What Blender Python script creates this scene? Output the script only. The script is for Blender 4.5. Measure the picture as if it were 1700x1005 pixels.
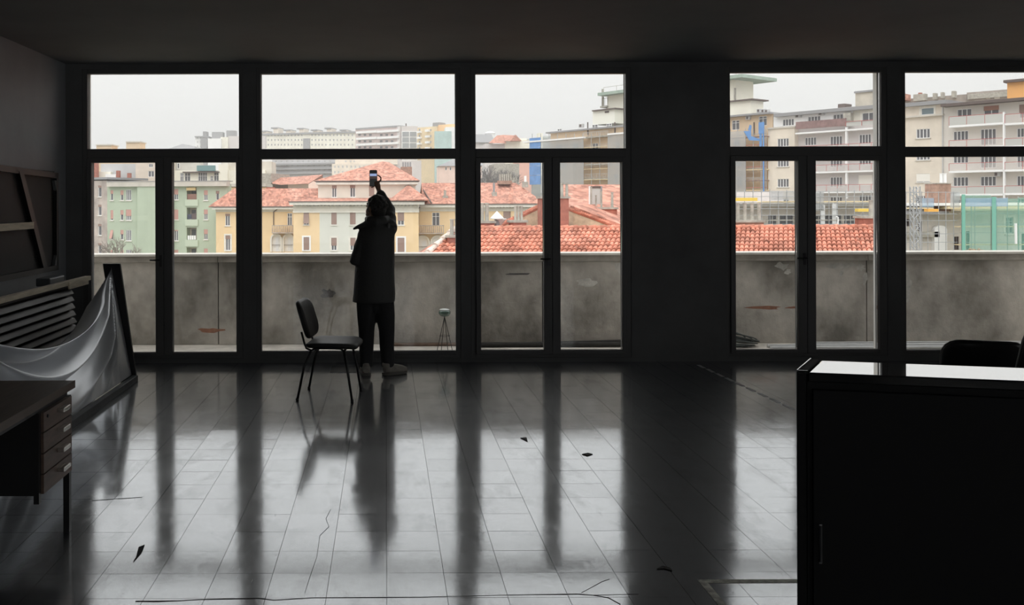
import bpy, bmesh, math, random
from mathutils import Vector, Matrix
random.seed(7)
for o in list(bpy.data.objects): bpy.data.objects.remove(o)
scn = bpy.context.scene
COL = scn.collection

# ------------------------------------------------------------------ camera
FP, PX, PY, EYE = 1500.0, 640.0, 335.0, 1.65     # focal length and principal point in pixels of the 1700x1005 photo
ROLL = math.radians(0.18)
cam_d = bpy.data.cameras.new('camera'); cam = bpy.data.objects.new('camera', cam_d); COL.objects.link(cam)
cam_d.sensor_fit = 'HORIZONTAL'; cam_d.sensor_width = 36.0; cam_d.lens = FP/1700*36
cam_d.shift_x = (850-PX)/1700; cam_d.shift_y = (PY-502.5)/1700
cam_d.clip_start = 0.05; cam_d.clip_end = 3000
cam.location = (0, 0, EYE); cam.rotation_euler = (math.pi/2, ROLL, 0)
scn.camera = cam
# ------------------------------------------------------------------ overcast sky (CIE: zenith three times the horizon)
w = bpy.data.worlds.new('sky'); scn.world = w; w.use_nodes = True
nt = w.node_tree; nt.nodes.clear()
n_tc = nt.nodes.new('ShaderNodeTexCoord'); n_sep = nt.nodes.new('ShaderNodeSeparateXYZ')
n_max = nt.nodes.new('ShaderNodeMath'); n_max.operation = 'MAXIMUM'; n_max.inputs[1].default_value = 0
n_mad = nt.nodes.new('ShaderNodeMath'); n_mad.operation = 'MULTIPLY_ADD'; n_mad.inputs[1].default_value = 2.0; n_mad.inputs[2].default_value = 1.0
n_str = nt.nodes.new('ShaderNodeMath'); n_str.operation = 'MULTIPLY'; n_str.inputs[1].default_value = 0.77
n_bg = nt.nodes.new('ShaderNodeBackground'); n_bg.inputs['Color'].default_value = (1.0, 1.0, 1.005, 1)
n_out = nt.nodes.new('ShaderNodeOutputWorld')
L = nt.links.new
L(n_tc.outputs['Generated'], n_sep.inputs[0]); L(n_sep.outputs['Z'], n_max.inputs[0]); L(n_max.outputs[0], n_mad.inputs[0])
L(n_mad.outputs[0], n_str.inputs[0]); L(n_str.outputs[0], n_bg.inputs['Strength']); L(n_bg.outputs[0], n_out.inputs['Surface'])
sd_l = bpy.data.lights.new('veiled_sun', 'SUN'); sd_l.energy = 1.3; sd_l.angle = math.radians(60); sd_l.color = (1.0, 0.97, 0.93)
sun = bpy.data.objects.new('veiled_sun', sd_l); COL.objects.link(sun); sun.rotation_euler = (math.radians(42), 0, math.radians(-14))   # behind the camera, through thin cloud
vs = scn.view_settings
vs.view_transform = 'Standard'; vs.look = 'None'; vs.gamma = 1.0; vs.use_curve_mapping = False; vs.exposure = 0.0
scn.cycles.max_bounces = 12; scn.cycles.transparent_max_bounces = 24; scn.cycles.diffuse_bounces = 5; scn.cycles.glossy_bounces = 5

# ------------------------------------------------------------------ pixel helpers
_c, _s = math.cos(ROLL), math.sin(ROLL)
def ray(x, y):
    dx, dy = x-PX, y-PY
    return Vector(((dx*_c-dy*_s)/FP, 1.0, -(dy*_c+dx*_s)/FP))
def P(x, y, d): return Vector((0, 0, EYE)) + ray(x, y)*d
def G(x, y, z=0.0):                     # point of the floor seen at a pixel
    r = ray(x, y); return Vector((0, 0, EYE)) + r*((z-EYE)/r.z)
def PXX(x, y, X):                       # point on the plane X = const seen at a pixel
    r = ray(x, y); return Vector((0, 0, EYE)) + r*(X/r.x)

# ------------------------------------------------------------------ materials
def lin(c): c /= 255.0; return c/12.92 if c <= 0.04045 else ((c+0.055)/1.055)**2.4
def rgb(r, g, b, k=1.0): return tuple(min(0.88, lin(v)*k) for v in (r, g, b))
MATS = {}
def mat(name, col, rough=0.7, noise=0.0, nscale=3.0, bump=0.0, bscale=40.0, metal=0.0, spec=0.5, ior=1.5, coat=0.0, alpha=None, emit=None, stretch=(1,1,1), dark=None, sheen=0.0):
    if name in MATS: return MATS[name]
    m = bpy.data.materials.new(name); m.use_nodes = True; MATS[name] = m
    t = m.node_tree; b = t.nodes['Principled BSDF']
    b.inputs['Base Color'].default_value = (*col, 1); b.inputs['Roughness'].default_value = rough
    b.inputs['Metallic'].default_value = metal; b.inputs['IOR'].default_value = ior
    b.inputs['Specular IOR Level'].default_value = spec; b.inputs['Coat Weight'].default_value = coat
    b.inputs['Coat Roughness'].default_value = 0.03
    if sheen: b.inputs['Sheen Weight'].default_value = sheen
    if emit: b.inputs['Emission Color'].default_value = (*emit[:3], 1); b.inputs['Emission Strength'].default_value = emit[3]
    if noise or bump:
        g = t.nodes.new('ShaderNodeNewGeometry'); mp = t.nodes.new('ShaderNodeMapping'); mp.inputs['Scale'].default_value = stretch
        t.links.new(g.outputs['Position'], mp.inputs['Vector'])
    if noise:
        n = t.nodes.new('ShaderNodeTexNoise'); n.inputs['Scale'].default_value = nscale; n.inputs['Detail'].default_value = 7; n.inputs['Roughness'].default_value = 0.62
        t.links.new(mp.outputs[0], n.inputs['Vector'])
        cr = t.nodes.new('ShaderNodeValToRGB'); cr.color_ramp.elements[0].position = 0.34; cr.color_ramp.elements[1].position = 0.68
        d = dark if dark else tuple(v*(1-noise) for v in col)
        cr.color_ramp.elements[0].color = (*d, 1); cr.color_ramp.elements[1].color = (*[min(.9, v*(1+noise*.35)) for v in col], 1)
        t.links.new(n.outputs['Fac'], cr.inputs[0]); t.links.new(cr.outputs[0], b.inputs['Base Color'])
    if bump:
        n2 = t.nodes.new('ShaderNodeTexNoise'); n2.inputs['Scale'].default_value = bscale; n2.inputs['Detail'].default_value = 4
        t.links.new(mp.outputs[0], n2.inputs['Vector'])
        bp = t.nodes.new('ShaderNodeBump'); bp.inputs['Strength'].default_value = bump; bp.inputs['Distance'].default_value = 0.02
        t.links.new(n2.outputs['Fac'], bp.inputs['Height']); t.links.new(bp.outputs[0], b.inputs['Normal'])
    if alpha is not None:
        o = t.nodes['Material Output']; tr = t.nodes.new('ShaderNodeBsdfTransparent'); mx = t.nodes.new('ShaderNodeMixShader')
        mx.inputs[0].default_value = alpha
        t.links.new(tr.outputs[0], mx.inputs[1]); t.links.new(b.outputs[0], mx.inputs[2]); t.links.new(mx.outputs[0], o.inputs['Surface'])
    return m
def polish(m, f0, f1, rough, tint=(1, 1, 1), rsock=None, nsock=None, wsock=None):
    t = m.node_tree; b = t.nodes['Principled BSDF']; o = t.nodes['Material Output']
    lw = t.nodes.new('ShaderNodeLayerWeight'); lw.inputs['Blend'].default_value = .5
    p = t.nodes.new('ShaderNodeMath'); p.operation = 'POWER'; p.inputs[1].default_value = 2; t.links.new(lw.outputs['Facing'], p.inputs[0])
    q = t.nodes.new('ShaderNodeMath'); q.operation = 'MULTIPLY_ADD'; q.inputs[1].default_value = f1-f0; q.inputs[2].default_value = f0; t.links.new(p.outputs[0], q.inputs[0])
    gl = t.nodes.new('ShaderNodeBsdfGlossy'); gl.inputs['Roughness'].default_value = rough; gl.inputs['Color'].default_value = (*tint, 1)
    if rsock: t.links.new(rsock, gl.inputs['Roughness'])
    if nsock: t.links.new(nsock, gl.inputs['Normal'])
    fs = q.outputs[0]
    if wsock: w_ = t.nodes.new('ShaderNodeMath'); w_.operation = 'MULTIPLY'; t.links.new(fs, w_.inputs[0]); t.links.new(wsock, w_.inputs[1]); fs = w_.outputs[0]
    mx = t.nodes.new('ShaderNodeMixShader'); t.links.new(fs, mx.inputs[0]); t.links.new(b.outputs[0], mx.inputs[1]); t.links.new(gl.outputs[0], mx.inputs[2]); t.links.new(mx.outputs[0], o.inputs['Surface'])
def glass_mat():
    m = bpy.data.materials.new('window_glass'); m.use_nodes = True; t = m.node_tree; t.nodes.clear()
    o = t.nodes.new('ShaderNodeOutputMaterial'); tr = t.nodes.new('ShaderNodeBsdfTransparent'); tr.inputs[0].default_value = (.95, .955, .95, 1)
    gl = t.nodes.new('ShaderNodeBsdfGlossy'); gl.inputs['Roughness'].default_value = 0.0
    fr = t.nodes.new('ShaderNodeFresnel'); fr.inputs['IOR'].default_value = 1.4
    mx = t.nodes.new('ShaderNodeMixShader')
    t.links.new(fr.outputs[0], mx.inputs[0]); t.links.new(tr.outputs[0], mx.inputs[1]); t.links.new(gl.outputs[0], mx.inputs[2]); t.links.new(mx.outputs[0], o.inputs['Surface'])
    return m
GLASS = glass_mat()
def tile_roof_mat(name, col, dark, sx=4.0):
    """red clay roof seen from afar: fine courses and mottled tiles"""
    m = mat(name, col, 0.85, noise=0.35, nscale=0.9, dark=dark); t = m.node_tree; b = t.nodes['Principled BSDF']
    src = b.inputs['Base Color'].links[0].from_socket
    g = t.nodes.new('ShaderNodeNewGeometry'); mp = t.nodes.new('ShaderNodeMapping'); mp.inputs['Scale'].default_value = (sx, sx*.6, sx)
    t.links.new(g.outputs['Position'], mp.inputs['Vector'])
    v = t.nodes.new('ShaderNodeTexVoronoi'); v.inputs['Scale'].default_value = 1.0; t.links.new(mp.outputs[0], v.inputs['Vector'])
    hv = t.nodes.new('ShaderNodeHueSaturation'); t.links.new(src, hv.inputs['Color'])
    sp = t.nodes.new('ShaderNodeSeparateColor'); t.links.new(v.outputs['Color'], sp.inputs[0])
    mr = t.nodes.new('ShaderNodeMapRange'); mr.inputs['To Min'].default_value = 0.62; mr.inputs['To Max'].default_value = 1.25
    t.links.new(sp.outputs[0], mr.inputs[0]); t.links.new(mr.outputs[0], hv.inputs['Value']); t.links.new(hv.outputs[0], b.inputs['Base Color'])
    return m

# ------------------------------------------------------------------ mesh builder
ORG = {}
class MB:
    def __init__(s): s.v = []; s.f = []
    def quad(s, pts): n = len(s.v); s.v += [Vector(p) for p in pts]; s.f.append(tuple(range(n, n+len(pts)))); return s
    def hexa(s, p):            # 8 points: bottom ring 0-3, top ring 4-7
        n = len(s.v); s.v += [Vector(q) for q in p]
        s.f += [tuple(n+i for i in q) for q in ((3,2,1,0),(4,5,6,7),(0,1,5,4),(1,2,6,5),(2,3,7,6),(3,0,4,7))]; return s
    def box(s, x0, x1, y0, y1, z0, z1, rot=None, piv=None):
        p = [Vector(q) for q in ((x0,y0,z0),(x1,y0,z0),(x1,y1,z0),(x0,y1,z0),(x0,y0,z1),(x1,y0,z1),(x1,y1,z1),(x0,y1,z1))]
        if rot is not None:
            c = Vector(piv) if piv is not None else Vector(((x0+x1)/2,(y0+y1)/2,(z0+z1)/2)); p = [c+rot@(q-c) for q in p]
        return s.hexa(p)
    def tube(s, pts, r, seg=8, caps=True, flat=1.0):
        pts = [Vector(p) for p in pts]; rs = r if isinstance(r, (list, tuple)) else [r]*len(pts); n0 = len(s.v); prev = None
        for i, p in enumerate(pts):
            a = pts[max(i-1, 0)]; b = pts[min(i+1, len(pts)-1)]; t = (b-a).normalized()
            if prev is None:
                up = Vector((0,0,1)) if abs(t.z) < 0.9 else Vector((0,1,0)); n = t.cross(up).normalized()
            else: n = (prev - t*prev.dot(t)).normalized()
            prev = n; bb = t.cross(n)
            for k in range(seg):
                an = 2*math.pi*k/seg; s.v.append(p + (n*math.cos(an) + bb*math.sin(an)*flat)*rs[i])
        for i in range(len(pts)-1):
            for k in range(seg):
                k2 = (k+1) % seg; s.f.append((n0+i*seg+k, n0+i*seg+k2, n0+(i+1)*seg+k2, n0+(i+1)*seg+k))
        if caps:
            s.f.append(tuple(n0+k for k in reversed(range(seg)))); m = n0+(len(pts)-1)*seg; s.f.append(tuple(m+k for k in range(seg)))
        return s
    def loft(s, secs, seg=20):      # secs: (center, a, b[, power]) elliptical rings in XY
        n0 = len(s.v)
        for sec in secs:
            c = Vector(sec[0])
            for k in range(seg):
                an = 2*math.pi*k/seg; s.v.append(c + Vector((sec[1]*math.cos(an), sec[2]*math.sin(an), 0)))
        for i in range(len(secs)-1):
            for k in range(seg):
                k2 = (k+1) % seg; s.f.append((n0+i*seg+k, n0+i*seg+k2, n0+(i+1)*seg+k2, n0+(i+1)*seg+k))
        s.f.append(tuple(n0+k for k in reversed(range(seg)))); m = n0+(len(secs)-1)*seg; s.f.append(tuple(m+k for k in range(seg)))
        return s
    def ell(s, c, r, rot=None, nu=16, nv=10):
        c = Vector(c); n0 = len(s.v)
        for j in range(nv+1):
            th = math.pi*j/nv
            for k in range(nu):
                ph = 2*math.pi*k/nu; q = Vector((r[0]*math.sin(th)*math.cos(ph), r[1]*math.sin(th)*math.sin(ph), r[2]*math.cos(th)))
                s.v.append(c + (rot@q if rot is not None else q))
        for j in range(nv):
            for k in range(nu):
                k2 = (k+1) % nu; s.f.append((n0+j*nu+k, n0+(j+1)*nu+k, n0+(j+1)*nu+k2, n0+j*nu+k2))
        return s
    def prism(s, poly, vec):        # polygon extruded along vec
        n = len(poly); n0 = len(s.v); s.v += [Vector(p) for p in poly] + [Vector(p)+Vector(vec) for p in poly]
        s.f.append(tuple(n0+i for i in range(n))); s.f.append(tuple(n0+n+i for i in reversed(range(n))))
        for i in range(n): j = (i+1) % n; s.f.append((n0+j, n0+i, n0+n+i, n0+n+j))
        return s
    def build(s, name, m, parent=None, smooth=False, bevel=0.0, origin=None, fix=True):
        lo = Vector((min(v.x for v in s.v), min(v.y for v in s.v), min(v.z for v in s.v))); hi = Vector((max(v.x for v in s.v), max(v.y for v in s.v), max(v.z for v in s.v)))
        og = Vector(origin) if origin is not None else Vector(((lo.x+hi.x)/2, (lo.y+hi.y)/2, lo.z))
        me = bpy.data.meshes.new(name); me.from_pydata([v-og for v in s.v], [], s.f); me.update()
        if fix:
            bm = bmesh.new(); bm.from_mesh(me); bmesh.ops.remove_doubles(bm, verts=bm.verts, dist=1e-6); bmesh.ops.recalc_face_normals(bm, faces=bm.faces); bm.to_mesh(me); bm.free()
        if smooth: me.polygons.foreach_set('use_smooth', [True]*len(me.polygons))
        me.materials.append(m)
        o = bpy.data.objects.new(name, me); COL.objects.link(o)
        if parent is not None: o.parent = parent; o.location = og - ORG[parent.name]
        else: o.location = og
        ORG[o.name] = og
        if bevel:
            bv = o.modifiers.new('bevel', 'BEVEL'); bv.width = bevel; bv.segments = 2; bv.limit_method = 'ANGLE'
        return o
def thing(name, label, cat, loc=(0,0,0), rz=0.0, group=None, local=False, kind=None):
    o = bpy.data.objects.new(name, None); COL.objects.link(o); o.location = loc; o.rotation_euler = (0, 0, rz); o.empty_display_size = 0.2
    if kind: o['kind'] = kind
    else: tag(o, label, cat, group)
    ORG[o.name] = Vector((0,0,0)) if local else Vector(loc); return o
def tag(o, label, cat, group=None):
    o['label'] = label; o['category'] = cat
    if group: o['group'] = group
    return o
def struct(o): o['kind'] = 'structure'; return o
def R(ax, deg): return Matrix.Rotation(math.radians(deg), 3, ax)

D = 9.27                      # window wall, inner face
XL, XR, YB, CH = -3.28, 7.9, -5.0, 3.075
M_black = mat('black_wall_paint', (0.17, 0.17, 0.172), 0.75, noise=0.2, nscale=1.5)
M_wallL = mat('charcoal_wall_paint', (0.33, 0.345, 0.365), 0.6, noise=0.15, nscale=1.2)
M_ceil = mat('dark_ceiling_paint', (0.225, 0.236, 0.25), 0.85, noise=0.12, nscale=1.0)
M_frame = mat('black_window_frame', (0.15, 0.148, 0.148), 0.6)
M_fac = mat('pale_outer_render', rgb(226, 224, 220), 0.8, noise=0.15)

# ------------------------------------------------------------------ room shell
struct(MB().box(XL-.2, XR+.2, YB-.2, D, CH, CH+.2).build('ceiling', M_ceil))
struct(MB().box(XL-.2, XL, YB-.2, D, 0, CH).build('wall_left', M_wallL))
def holed(axis, c0, c1, a0, a1, holes, zb, zt_):
    mb = MB(); put = (lambda p, q, r_, s_: mb.box(c0, c1, p, q, r_, s_)) if axis == 'x' else (lambda p, q, r_, s_: mb.box(p, q, c0, c1, r_, s_))
    e_ = [a0]+[v for h in holes for v in h]+[a1]
    for i in range(0, len(e_), 2): put(e_[i], e_[i+1], 0, CH)
    for h in holes: put(h[0], h[1], 0, zb); put(h[0], h[1], zt_, CH)
    return mb
FILL_RW = [(-4.0, -1.6), (-1.2, 1.2), (1.6, 4.0), (4.4, 6.8)]; FILL_BW = [(-2.6, .8), (1.6, 5.0)]  # right and back openings added to let in more light
M_grey = mat('pale_bounce_wall_paint', (0.45, 0.45, 0.46), 0.8, noise=.1)  # unseen walls made pale to bounce light into the room
struct(holed('x', XR, XR+.2, YB-.2, D, FILL_RW, .35, 2.9).build('wall_right', M_grey))
struct(holed('y', YB-.2, YB, XL, XR, FILL_BW, .5, 2.9).build('wall_back', M_grey))
def WX(x, y=350): return ray(x, y).x*D
def WZ(x, y): return EYE + ray(x, y).z*D
# windows: outer left/right px, upper pane (x0,y0,x1,y1), lower panes
WIN = [
 ((137, 403), (145, 122, 397, 247), [(152, 270, 258, 586), (286, 270, 392, 586)]),
 ((426, 765), (433, 122, 757, 247), [(434, 264, 757, 584)]),
 ((782, 1048), (790, 122, 1040, 246.5), [(798, 270, 903, 582), (930, 269, 1033, 582)]),
 ((1205, 1473), (1213, 120, 1464, 243), [(1221, 267, 1325, 581), (1354, 266, 1459, 581)]),
 ((1496, 1835), (1504, 119, 1828, 243), [(1504, 260, 1828, 582)]),
]
ZT, ZB0 = WZ(640, 113), 0.045
wl = MB(); wf = MB(); xs = [XL-.2] + [v for wn in WIN for v in (WX(wn[0][0]), WX(wn[0][1]))] + [XR+.2]
for i in range(0, len(xs), 2): wl.box(xs[i], xs[i+1], D, D+.10, ZB0, ZT)
wl.box(XL-.2, XR+.2, D, D+.10, ZT, CH+.2); wl.box(XL-.2, XR+.2, D, D+.10, -.02, ZB0)
struct(wl.build('wall_window', M_black))
e = 0.03; xo = [XL-6.0]
for wn in WIN: xo += [WX(wn[1][0])-e, WX(wn[1][2])+e]
xo.append(XR+6)
for i in range(0, len(xo), 2): wf.box(xo[i], xo[i+1], D+.10, D+.22, .05, WZ(640, 122)+e)
wf.box(xo[0], xo[-1], D+.10, D+.22, WZ(640, 122)+e, CH+.25); wf.box(xo[0], xo[-1], D+.10, D+.22, -.3, 0.05)
struct(wf.build('wall_facade', M_fac))
M_chrome = mat('dull_handle_metal', (0.10, 0.10, 0.10), 0.35, metal=0.9)
def ring(mb, x0, x1, z0, z1, a0, a1, c0, c1, y0, y1):    # frame of x0..x1,z0..z1 around opening a0..a1,c0..c1
    mb.box(x0, a0, y0, y1, z0, z1); mb.box(a1, x1, y0, y1, z0, z1); mb.box(a0, a1, y0, y1, z0, c0); mb.box(a0, a1, y0, y1, c1, z1); return mb
for i, (ox, up, lo) in enumerate(WIN):
    t = thing('window_%d' % (i+1), '', '', ((WX(ox[0])+WX(ox[1]))/2, D, ZB0), kind='structure')
    X0, X1 = WX(ox[0]), WX(ox[1]); xm = (up[0]+up[2])/2
    u0, u1, uz1, uz0 = WX(up[0]), WX(up[2]), WZ(xm, up[1]), WZ(xm, up[3])
    lz1, lz0 = WZ(xm, lo[0][1]), WZ(xm, lo[0][3])
    fr = MB().box(X0, u0, D+.005, D+.085, ZB0, ZT).box(u1, X1, D+.005, D+.085, ZB0, ZT).box(u0, u1, D+.005, D+.085, uz1, ZT).box(u0, u1, D+.005, D+.085, ZB0, ZB0+.035)
    fr.build('frame', M_frame, t, bevel=.004)
    tz0 = lz1 if len(lo) == 1 else lz1+.055
    MB().box(u0, u1, D+.005, D+.085, tz0, uz0).build('transom', M_frame, t, bevel=.004)
    MB().box(u0, u1, D+.045, D+.055, uz0, uz1).build('pane', GLASS, t)
    if len(lo) == 1:
        MB().box(u0, u1, D+.005, D+.085, ZB0+.035, lz0).build('sill_rail', M_frame, t, bevel=.004)
        MB().box(u0, u1, D+.045, D+.055, lz0, tz0).build('pane', GLASS, t)
    else:
        mid = (WX(lo[0][2])+WX(lo[1][0]))/2
        for k, p in enumerate(lo):
            sx0, sx1 = (u0, mid-.002) if k == 0 else (mid+.002, u1)
            a0, a1 = WX(p[0]), WX(p[2])
            sh = ring(MB(), sx0, sx1, ZB0+.037, tz0-.003, a0, a1, lz0, lz1, D-.01, D+.075).build('sash', M_frame, t, bevel=.004)
            MB().box(a0, a1, D+.035, D+.045, lz0, lz1).build('pane', GLASS, sh)
            if k == 0:
                hz = 1.06; hx = mid-.03
                MB().box(hx-.012, hx+.012, D-.022, D-.01, hz-.07, hz+.05).tube([(hx, D-.02, hz), (hx, D-.06, hz), (hx-.10, D-.06, hz)], .008).build('handle', M_chrome, sh)

def put_pane(put, q, z0, z1, t):
    mb = MB(); put(mb, q[0], q[1], z0+.07, z1-.07, .005); mb.build('pane', GLASS, t)
for k, h in enumerate(FILL_RW+FILL_BW):                         # windows added out of view to light the room
    rw = k < len(FILL_RW); z0, z1 = (.35, 2.9) if rw else (.5, 2.9); m_ = (h[0]+h[1])/2
    t = thing('window_%d' % (6+k), '', '', (XR+.1, m_, z0) if rw else (m_, YB-.1, z0), kind='structure')
    put = (lambda mb, p, q, r_, s_, e_=.03: mb.box(XR+.09-e_, XR+.09+e_, p, q, r_, s_)) if rw else (lambda mb, p, q, r_, s_, e_=.03: mb.box(p, q, YB-.09-e_, YB-.09+e_, r_, s_))
    mb = MB()
    for q in ((h[0], h[0]+.07, z0, z1), (h[1]-.07, h[1], z0, z1), (m_-.05, m_+.05, z0+.07, z1-.07), (h[0]+.07, h[1]-.07, z0, z0+.07), (h[0]+.07, h[1]-.07, z1-.07, z1)): put(mb, *q)
    mb.build('frame', M_frame, t)
    for q in ((h[0]+.07, m_-.05), (m_+.05, h[1]-.07)): put_pane(put, q, z0, z1, t)

# ------------------------------------------------------------------ floor of vinyl tiles
def floor_mat():
    m = mat('worn_black_floor_tile', (0.016, 0.018, 0.023), 0.45, ior=1.8, spec=0.5); t = m.node_tree; b = t.nodes['Principled BSDF']; N = t.nodes.new; K = t.links.new
    g = N('ShaderNodeNewGeometry')
    def noise(scale, st=(1,1,1), det=6, ro=.6):
        mp = N('ShaderNodeMapping'); mp.inputs['Scale'].default_value = st; K(g.outputs['Position'], mp.inputs['Vector'])
        n = N('ShaderNodeTexNoise'); n.inputs['Scale'].default_value = scale; n.inputs['Detail'].default_value = det; n.inputs['Roughness'].default_value = ro; K(mp.outputs[0], n.inputs['Vector']); return n.outputs['Fac']
    def rng(src, a, b_, c, d):
        r = N('ShaderNodeMapRange'); r.inputs['From Min'].default_value = a; r.inputs['From Max'].default_value = b_; r.inputs['To Min'].default_value = c; r.inputs['To Max'].default_value = d; K(src, r.inputs[0]); return r.outputs[0]
    def math_(op, a, b_):
        n = N('ShaderNodeMath'); n.operation = op
        for k, v in enumerate((a, b_)):
            if isinstance(v, (int, float)): n.inputs[k].default_value = v
            else: K(v, n.inputs[k])
        return n.outputs[0]
    r1 = rng(noise(1.6), .35, .7, .085, .135); r2 = rng(noise(24, (1, .35, 1), 5), .5, .8, 0, .05)
    rs_ = math_('ADD', r1, r2)
    scr = rng(noise(90, (1, .08, 1), 3), .64, .72, 0, 1); scr2 = rng(noise(70, (.1, 1.3, 1), 3), .66, .74, 0, 1); big = rng(noise(2.5), .45, .65, 0, 1)
    f = math_('MULTIPLY', math_('MAXIMUM', scr, scr2), big)
    f = math_('MULTIPLY', f, .55)
    cr = N('ShaderNodeMix'); cr.data_type = 'RGBA'; cr.inputs['A'].default_value = (0.014, 0.016, 0.021, 1); cr.inputs['B'].default_value = (0.10, 0.105, 0.11, 1)
    K(f, cr.inputs['Factor']); K(cr.outputs['Result'], b.inputs['Base Color'])
    bp = N('ShaderNodeBump'); bp.inputs['Strength'].default_value = .09; bp.inputs['Distance'].default_value = .003
    K(noise(11, (1, 1, 1), 5), bp.inputs['Height']); K(bp.outputs[0], b.inputs['Normal'])
    dirt = math_('ADD', math_('MULTIPLY', rng(noise(5, (1, .5, 1), 6), .52, .72, 0, 1), .16), math_('MULTIPLY', f, .55))
    dirt = math_('ADD', dirt, math_('MULTIPLY', rng(noise(55, (1, .6, 1), 4), .62, .75, 0, 1), .22))
    oi = N('ShaderNodeObjectInfo'); dirt = math_('ADD', dirt, math_('MULTIPLY', oi.outputs['Random'], .06))
    polish(m, .08, .98, .07, (.95, .975, 1), rs_, bp.outputs[0], math_('SUBTRACT', 1.0, dirt))
    return m
M_floor = floor_mat()
M_slab = mat('dark_subfloor', (0.012, 0.012, 0.012), 0.9)
floor = struct(MB().box(XL-.2, XR+.2, YB-.2, D, -.25, -.004).build('floor', M_slab))
TS = 0.2525; tiles = []
ix0, ix1 = int(XL/TS)-1, int(XR/TS)+1
for j in range(-36, 22):
    y0 = 3.76+j*TS
    if y0 < YB or y0 > D-.02: continue
    for i in range(ix0, ix1+1):
        x0 = i*TS
        if x0 > XR or x0+TS < XL: continue
        tiles.append((x0, y0))
def seen(x0, y0):
    y = y0+TS*.5
    if y < 3.6: return False
    px = PX+(x0+TS/2)/y*FP; py = PY+EYE/y*FP
    return -5 < px < 1330 and py < 1015 and not (px < 125 and py > 640)
vis = sorted([t for t in tiles if seen(*t)], key=lambda t: t[1])[:300]; vset = set(vis)
g2 = .0010
tm = MB().box(-TS/2+g2, TS/2-g2, -TS/2+g2, TS/2-g2, -.004, 0); b0 = tm.build('floor_tile', M_floor, floor, bevel=0, origin=(0,0,0)); tile_me = b0.data
for k, (x0, y0) in enumerate(vis):
    o = b0
    if k: o = bpy.data.objects.new('floor_tile', tile_me); COL.objects.link(o); o.parent = floor
    cx, cy = max(x0+TS/2, XL), min(y0+TS/2, D)
    o.location = Vector((x0+TS/2, y0+TS/2, 0)) - ORG['floor']
    if y0+TS > D: o.location.y -= 0
    o.rotation_euler = (random.gauss(0, .0018), random.gauss(0, .0010), 0)
rest = MB()
for (x0, y0) in tiles:
    if (x0, y0) in vset: continue
    rest.box(max(x0+g2, XL), min(x0+TS-g2, XR), y0+g2, min(y0+TS-g2, D), -.004, random.uniform(-.0004, 0))
ro = rest.build('floor_tiles', M_floor, floor, fix=False); ro['kind'] = 'stuff'
M_crack = mat('floor_crack_black', (0.006, 0.006, 0.006), 0.9)
def crack(pts, wmax):
    mb = MB(); n = len(pts)
    for k in range(n-1):
        a, b = G(*pts[k]), G(*pts[k+1]); t = (b-a).normalized(); q = Vector((-t.y, t.x, 0)); wa, wb = wmax[k]*.45, wmax[k+1]*.45
        z = Vector((0,0,.0014))
        mb.hexa([a-q*wa-z*.5, b-q*wb-z*.5, b+q*wb-z*.5, a+q*wa-z*.5, a-q*wa+z, b-q*wb+z, b+q*wb+z, a+q*wa+z])
    mb.build('crack', M_crack, floor)
crack([(225, 999), (262, 999), (300, 998), (330, 996), (430, 994), (455, 997), (520, 993), (700, 992), (870, 988), (960, 987), (985, 989), (1060, 987)], [.007, .009, .002, .003, .004, .002, .0015, .001, .001, .006, .003, .001])
crack([(985, 989), (1010, 993), (1030, 1004)], [.004, .003, .003])
crack([(152, 832), (190, 829), (236, 826)], [.001, .003, .001])
crack([(549, 846), (541, 862), (546, 875), (531, 890), (526, 925), (514, 960), (506, 985)], [.001, .002, .0015, .002, .0015, .002, .001])
crack([(965, 985), (1000, 966), (1012, 962)], [.001, .002, .001])
M_tape = mat('worn_grey_tape', rgb(232, 228, 214), 0.7, noise=.5, nscale=30)
M_tape2 = mat('scuffed_white_tape', rgb(240, 242, 246), 0.7, noise=.4, nscale=18)
a, b, c = G(1160, 966), G(1345, 966), G(1207, 1012)
tag(MB().box(a.x, 2.4, a.y-.017, a.y+.017, .0005, .0016).box(a.x, a.x+.034, 3.0, a.y-.017, .0005, .0016).build('floor_tape', M_tape), 'grey tape corner marked on the floor beside the tall black counter', 'tape')
t0, t1 = G(1158, 606), G(1322, 682); nseg = 9
tl = MB()
for k in range(nseg):
    p, q = t0.lerp(t1, (k+.04)/nseg), t0.lerp(t1, (k+.80)/nseg)
    tl.box(min(p.x, q.x)-.014, max(p.x, q.x)+.014, q.y, p.y, .0005, .0014)
tag(tl.build('floor_line', M_tape2), 'broken pale line on the floor running out from the wide pillar', 'tape')
M_chip = mat('dark_floor_chip', (0.02, 0.02, 0.018), 0.8, noise=.4, nscale=60)
def chip(pts, lab):
    poly = [G(*p)+Vector((0,0,.001)) for p in pts]
    tag(MB().prism(poly, (0,0,.003)).build('floor_flake', M_chip), lab, 'debris')
chip([(221, 934), (226, 926), (230, 910), (240, 906), (235, 918)], 'long pointed dark flake on the floor at left')
chip([(864, 728), (874, 727), (876, 734)], 'small triangular dark flake on the floor below the third window')
chip([(966, 755), (976, 753), (984, 755), (975, 758)], 'small oval dark flake on the floor beside the pillar reflection')
chip([(1090, 946), (1100, 941), (1112, 944), (1116, 949), (1102, 945)], 'curled dark flake near the floor tape corner')
M_pl = mat('shiny_floor_tile', (0.10, 0.105, 0.115), 0.25, metal=.8, noise=.3, nscale=8)
p0, p1 = G(548, 619), G(606, 608)
tag(MB().box(p0.x, p1.x, p0.y, p1.y, .0003, .003).build('pale_floor_tile', M_pl), 'pale flat tile on the floor behind the lone chair', 'floor plate')  # a lighter, more reflective tile laid on the floor

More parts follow.
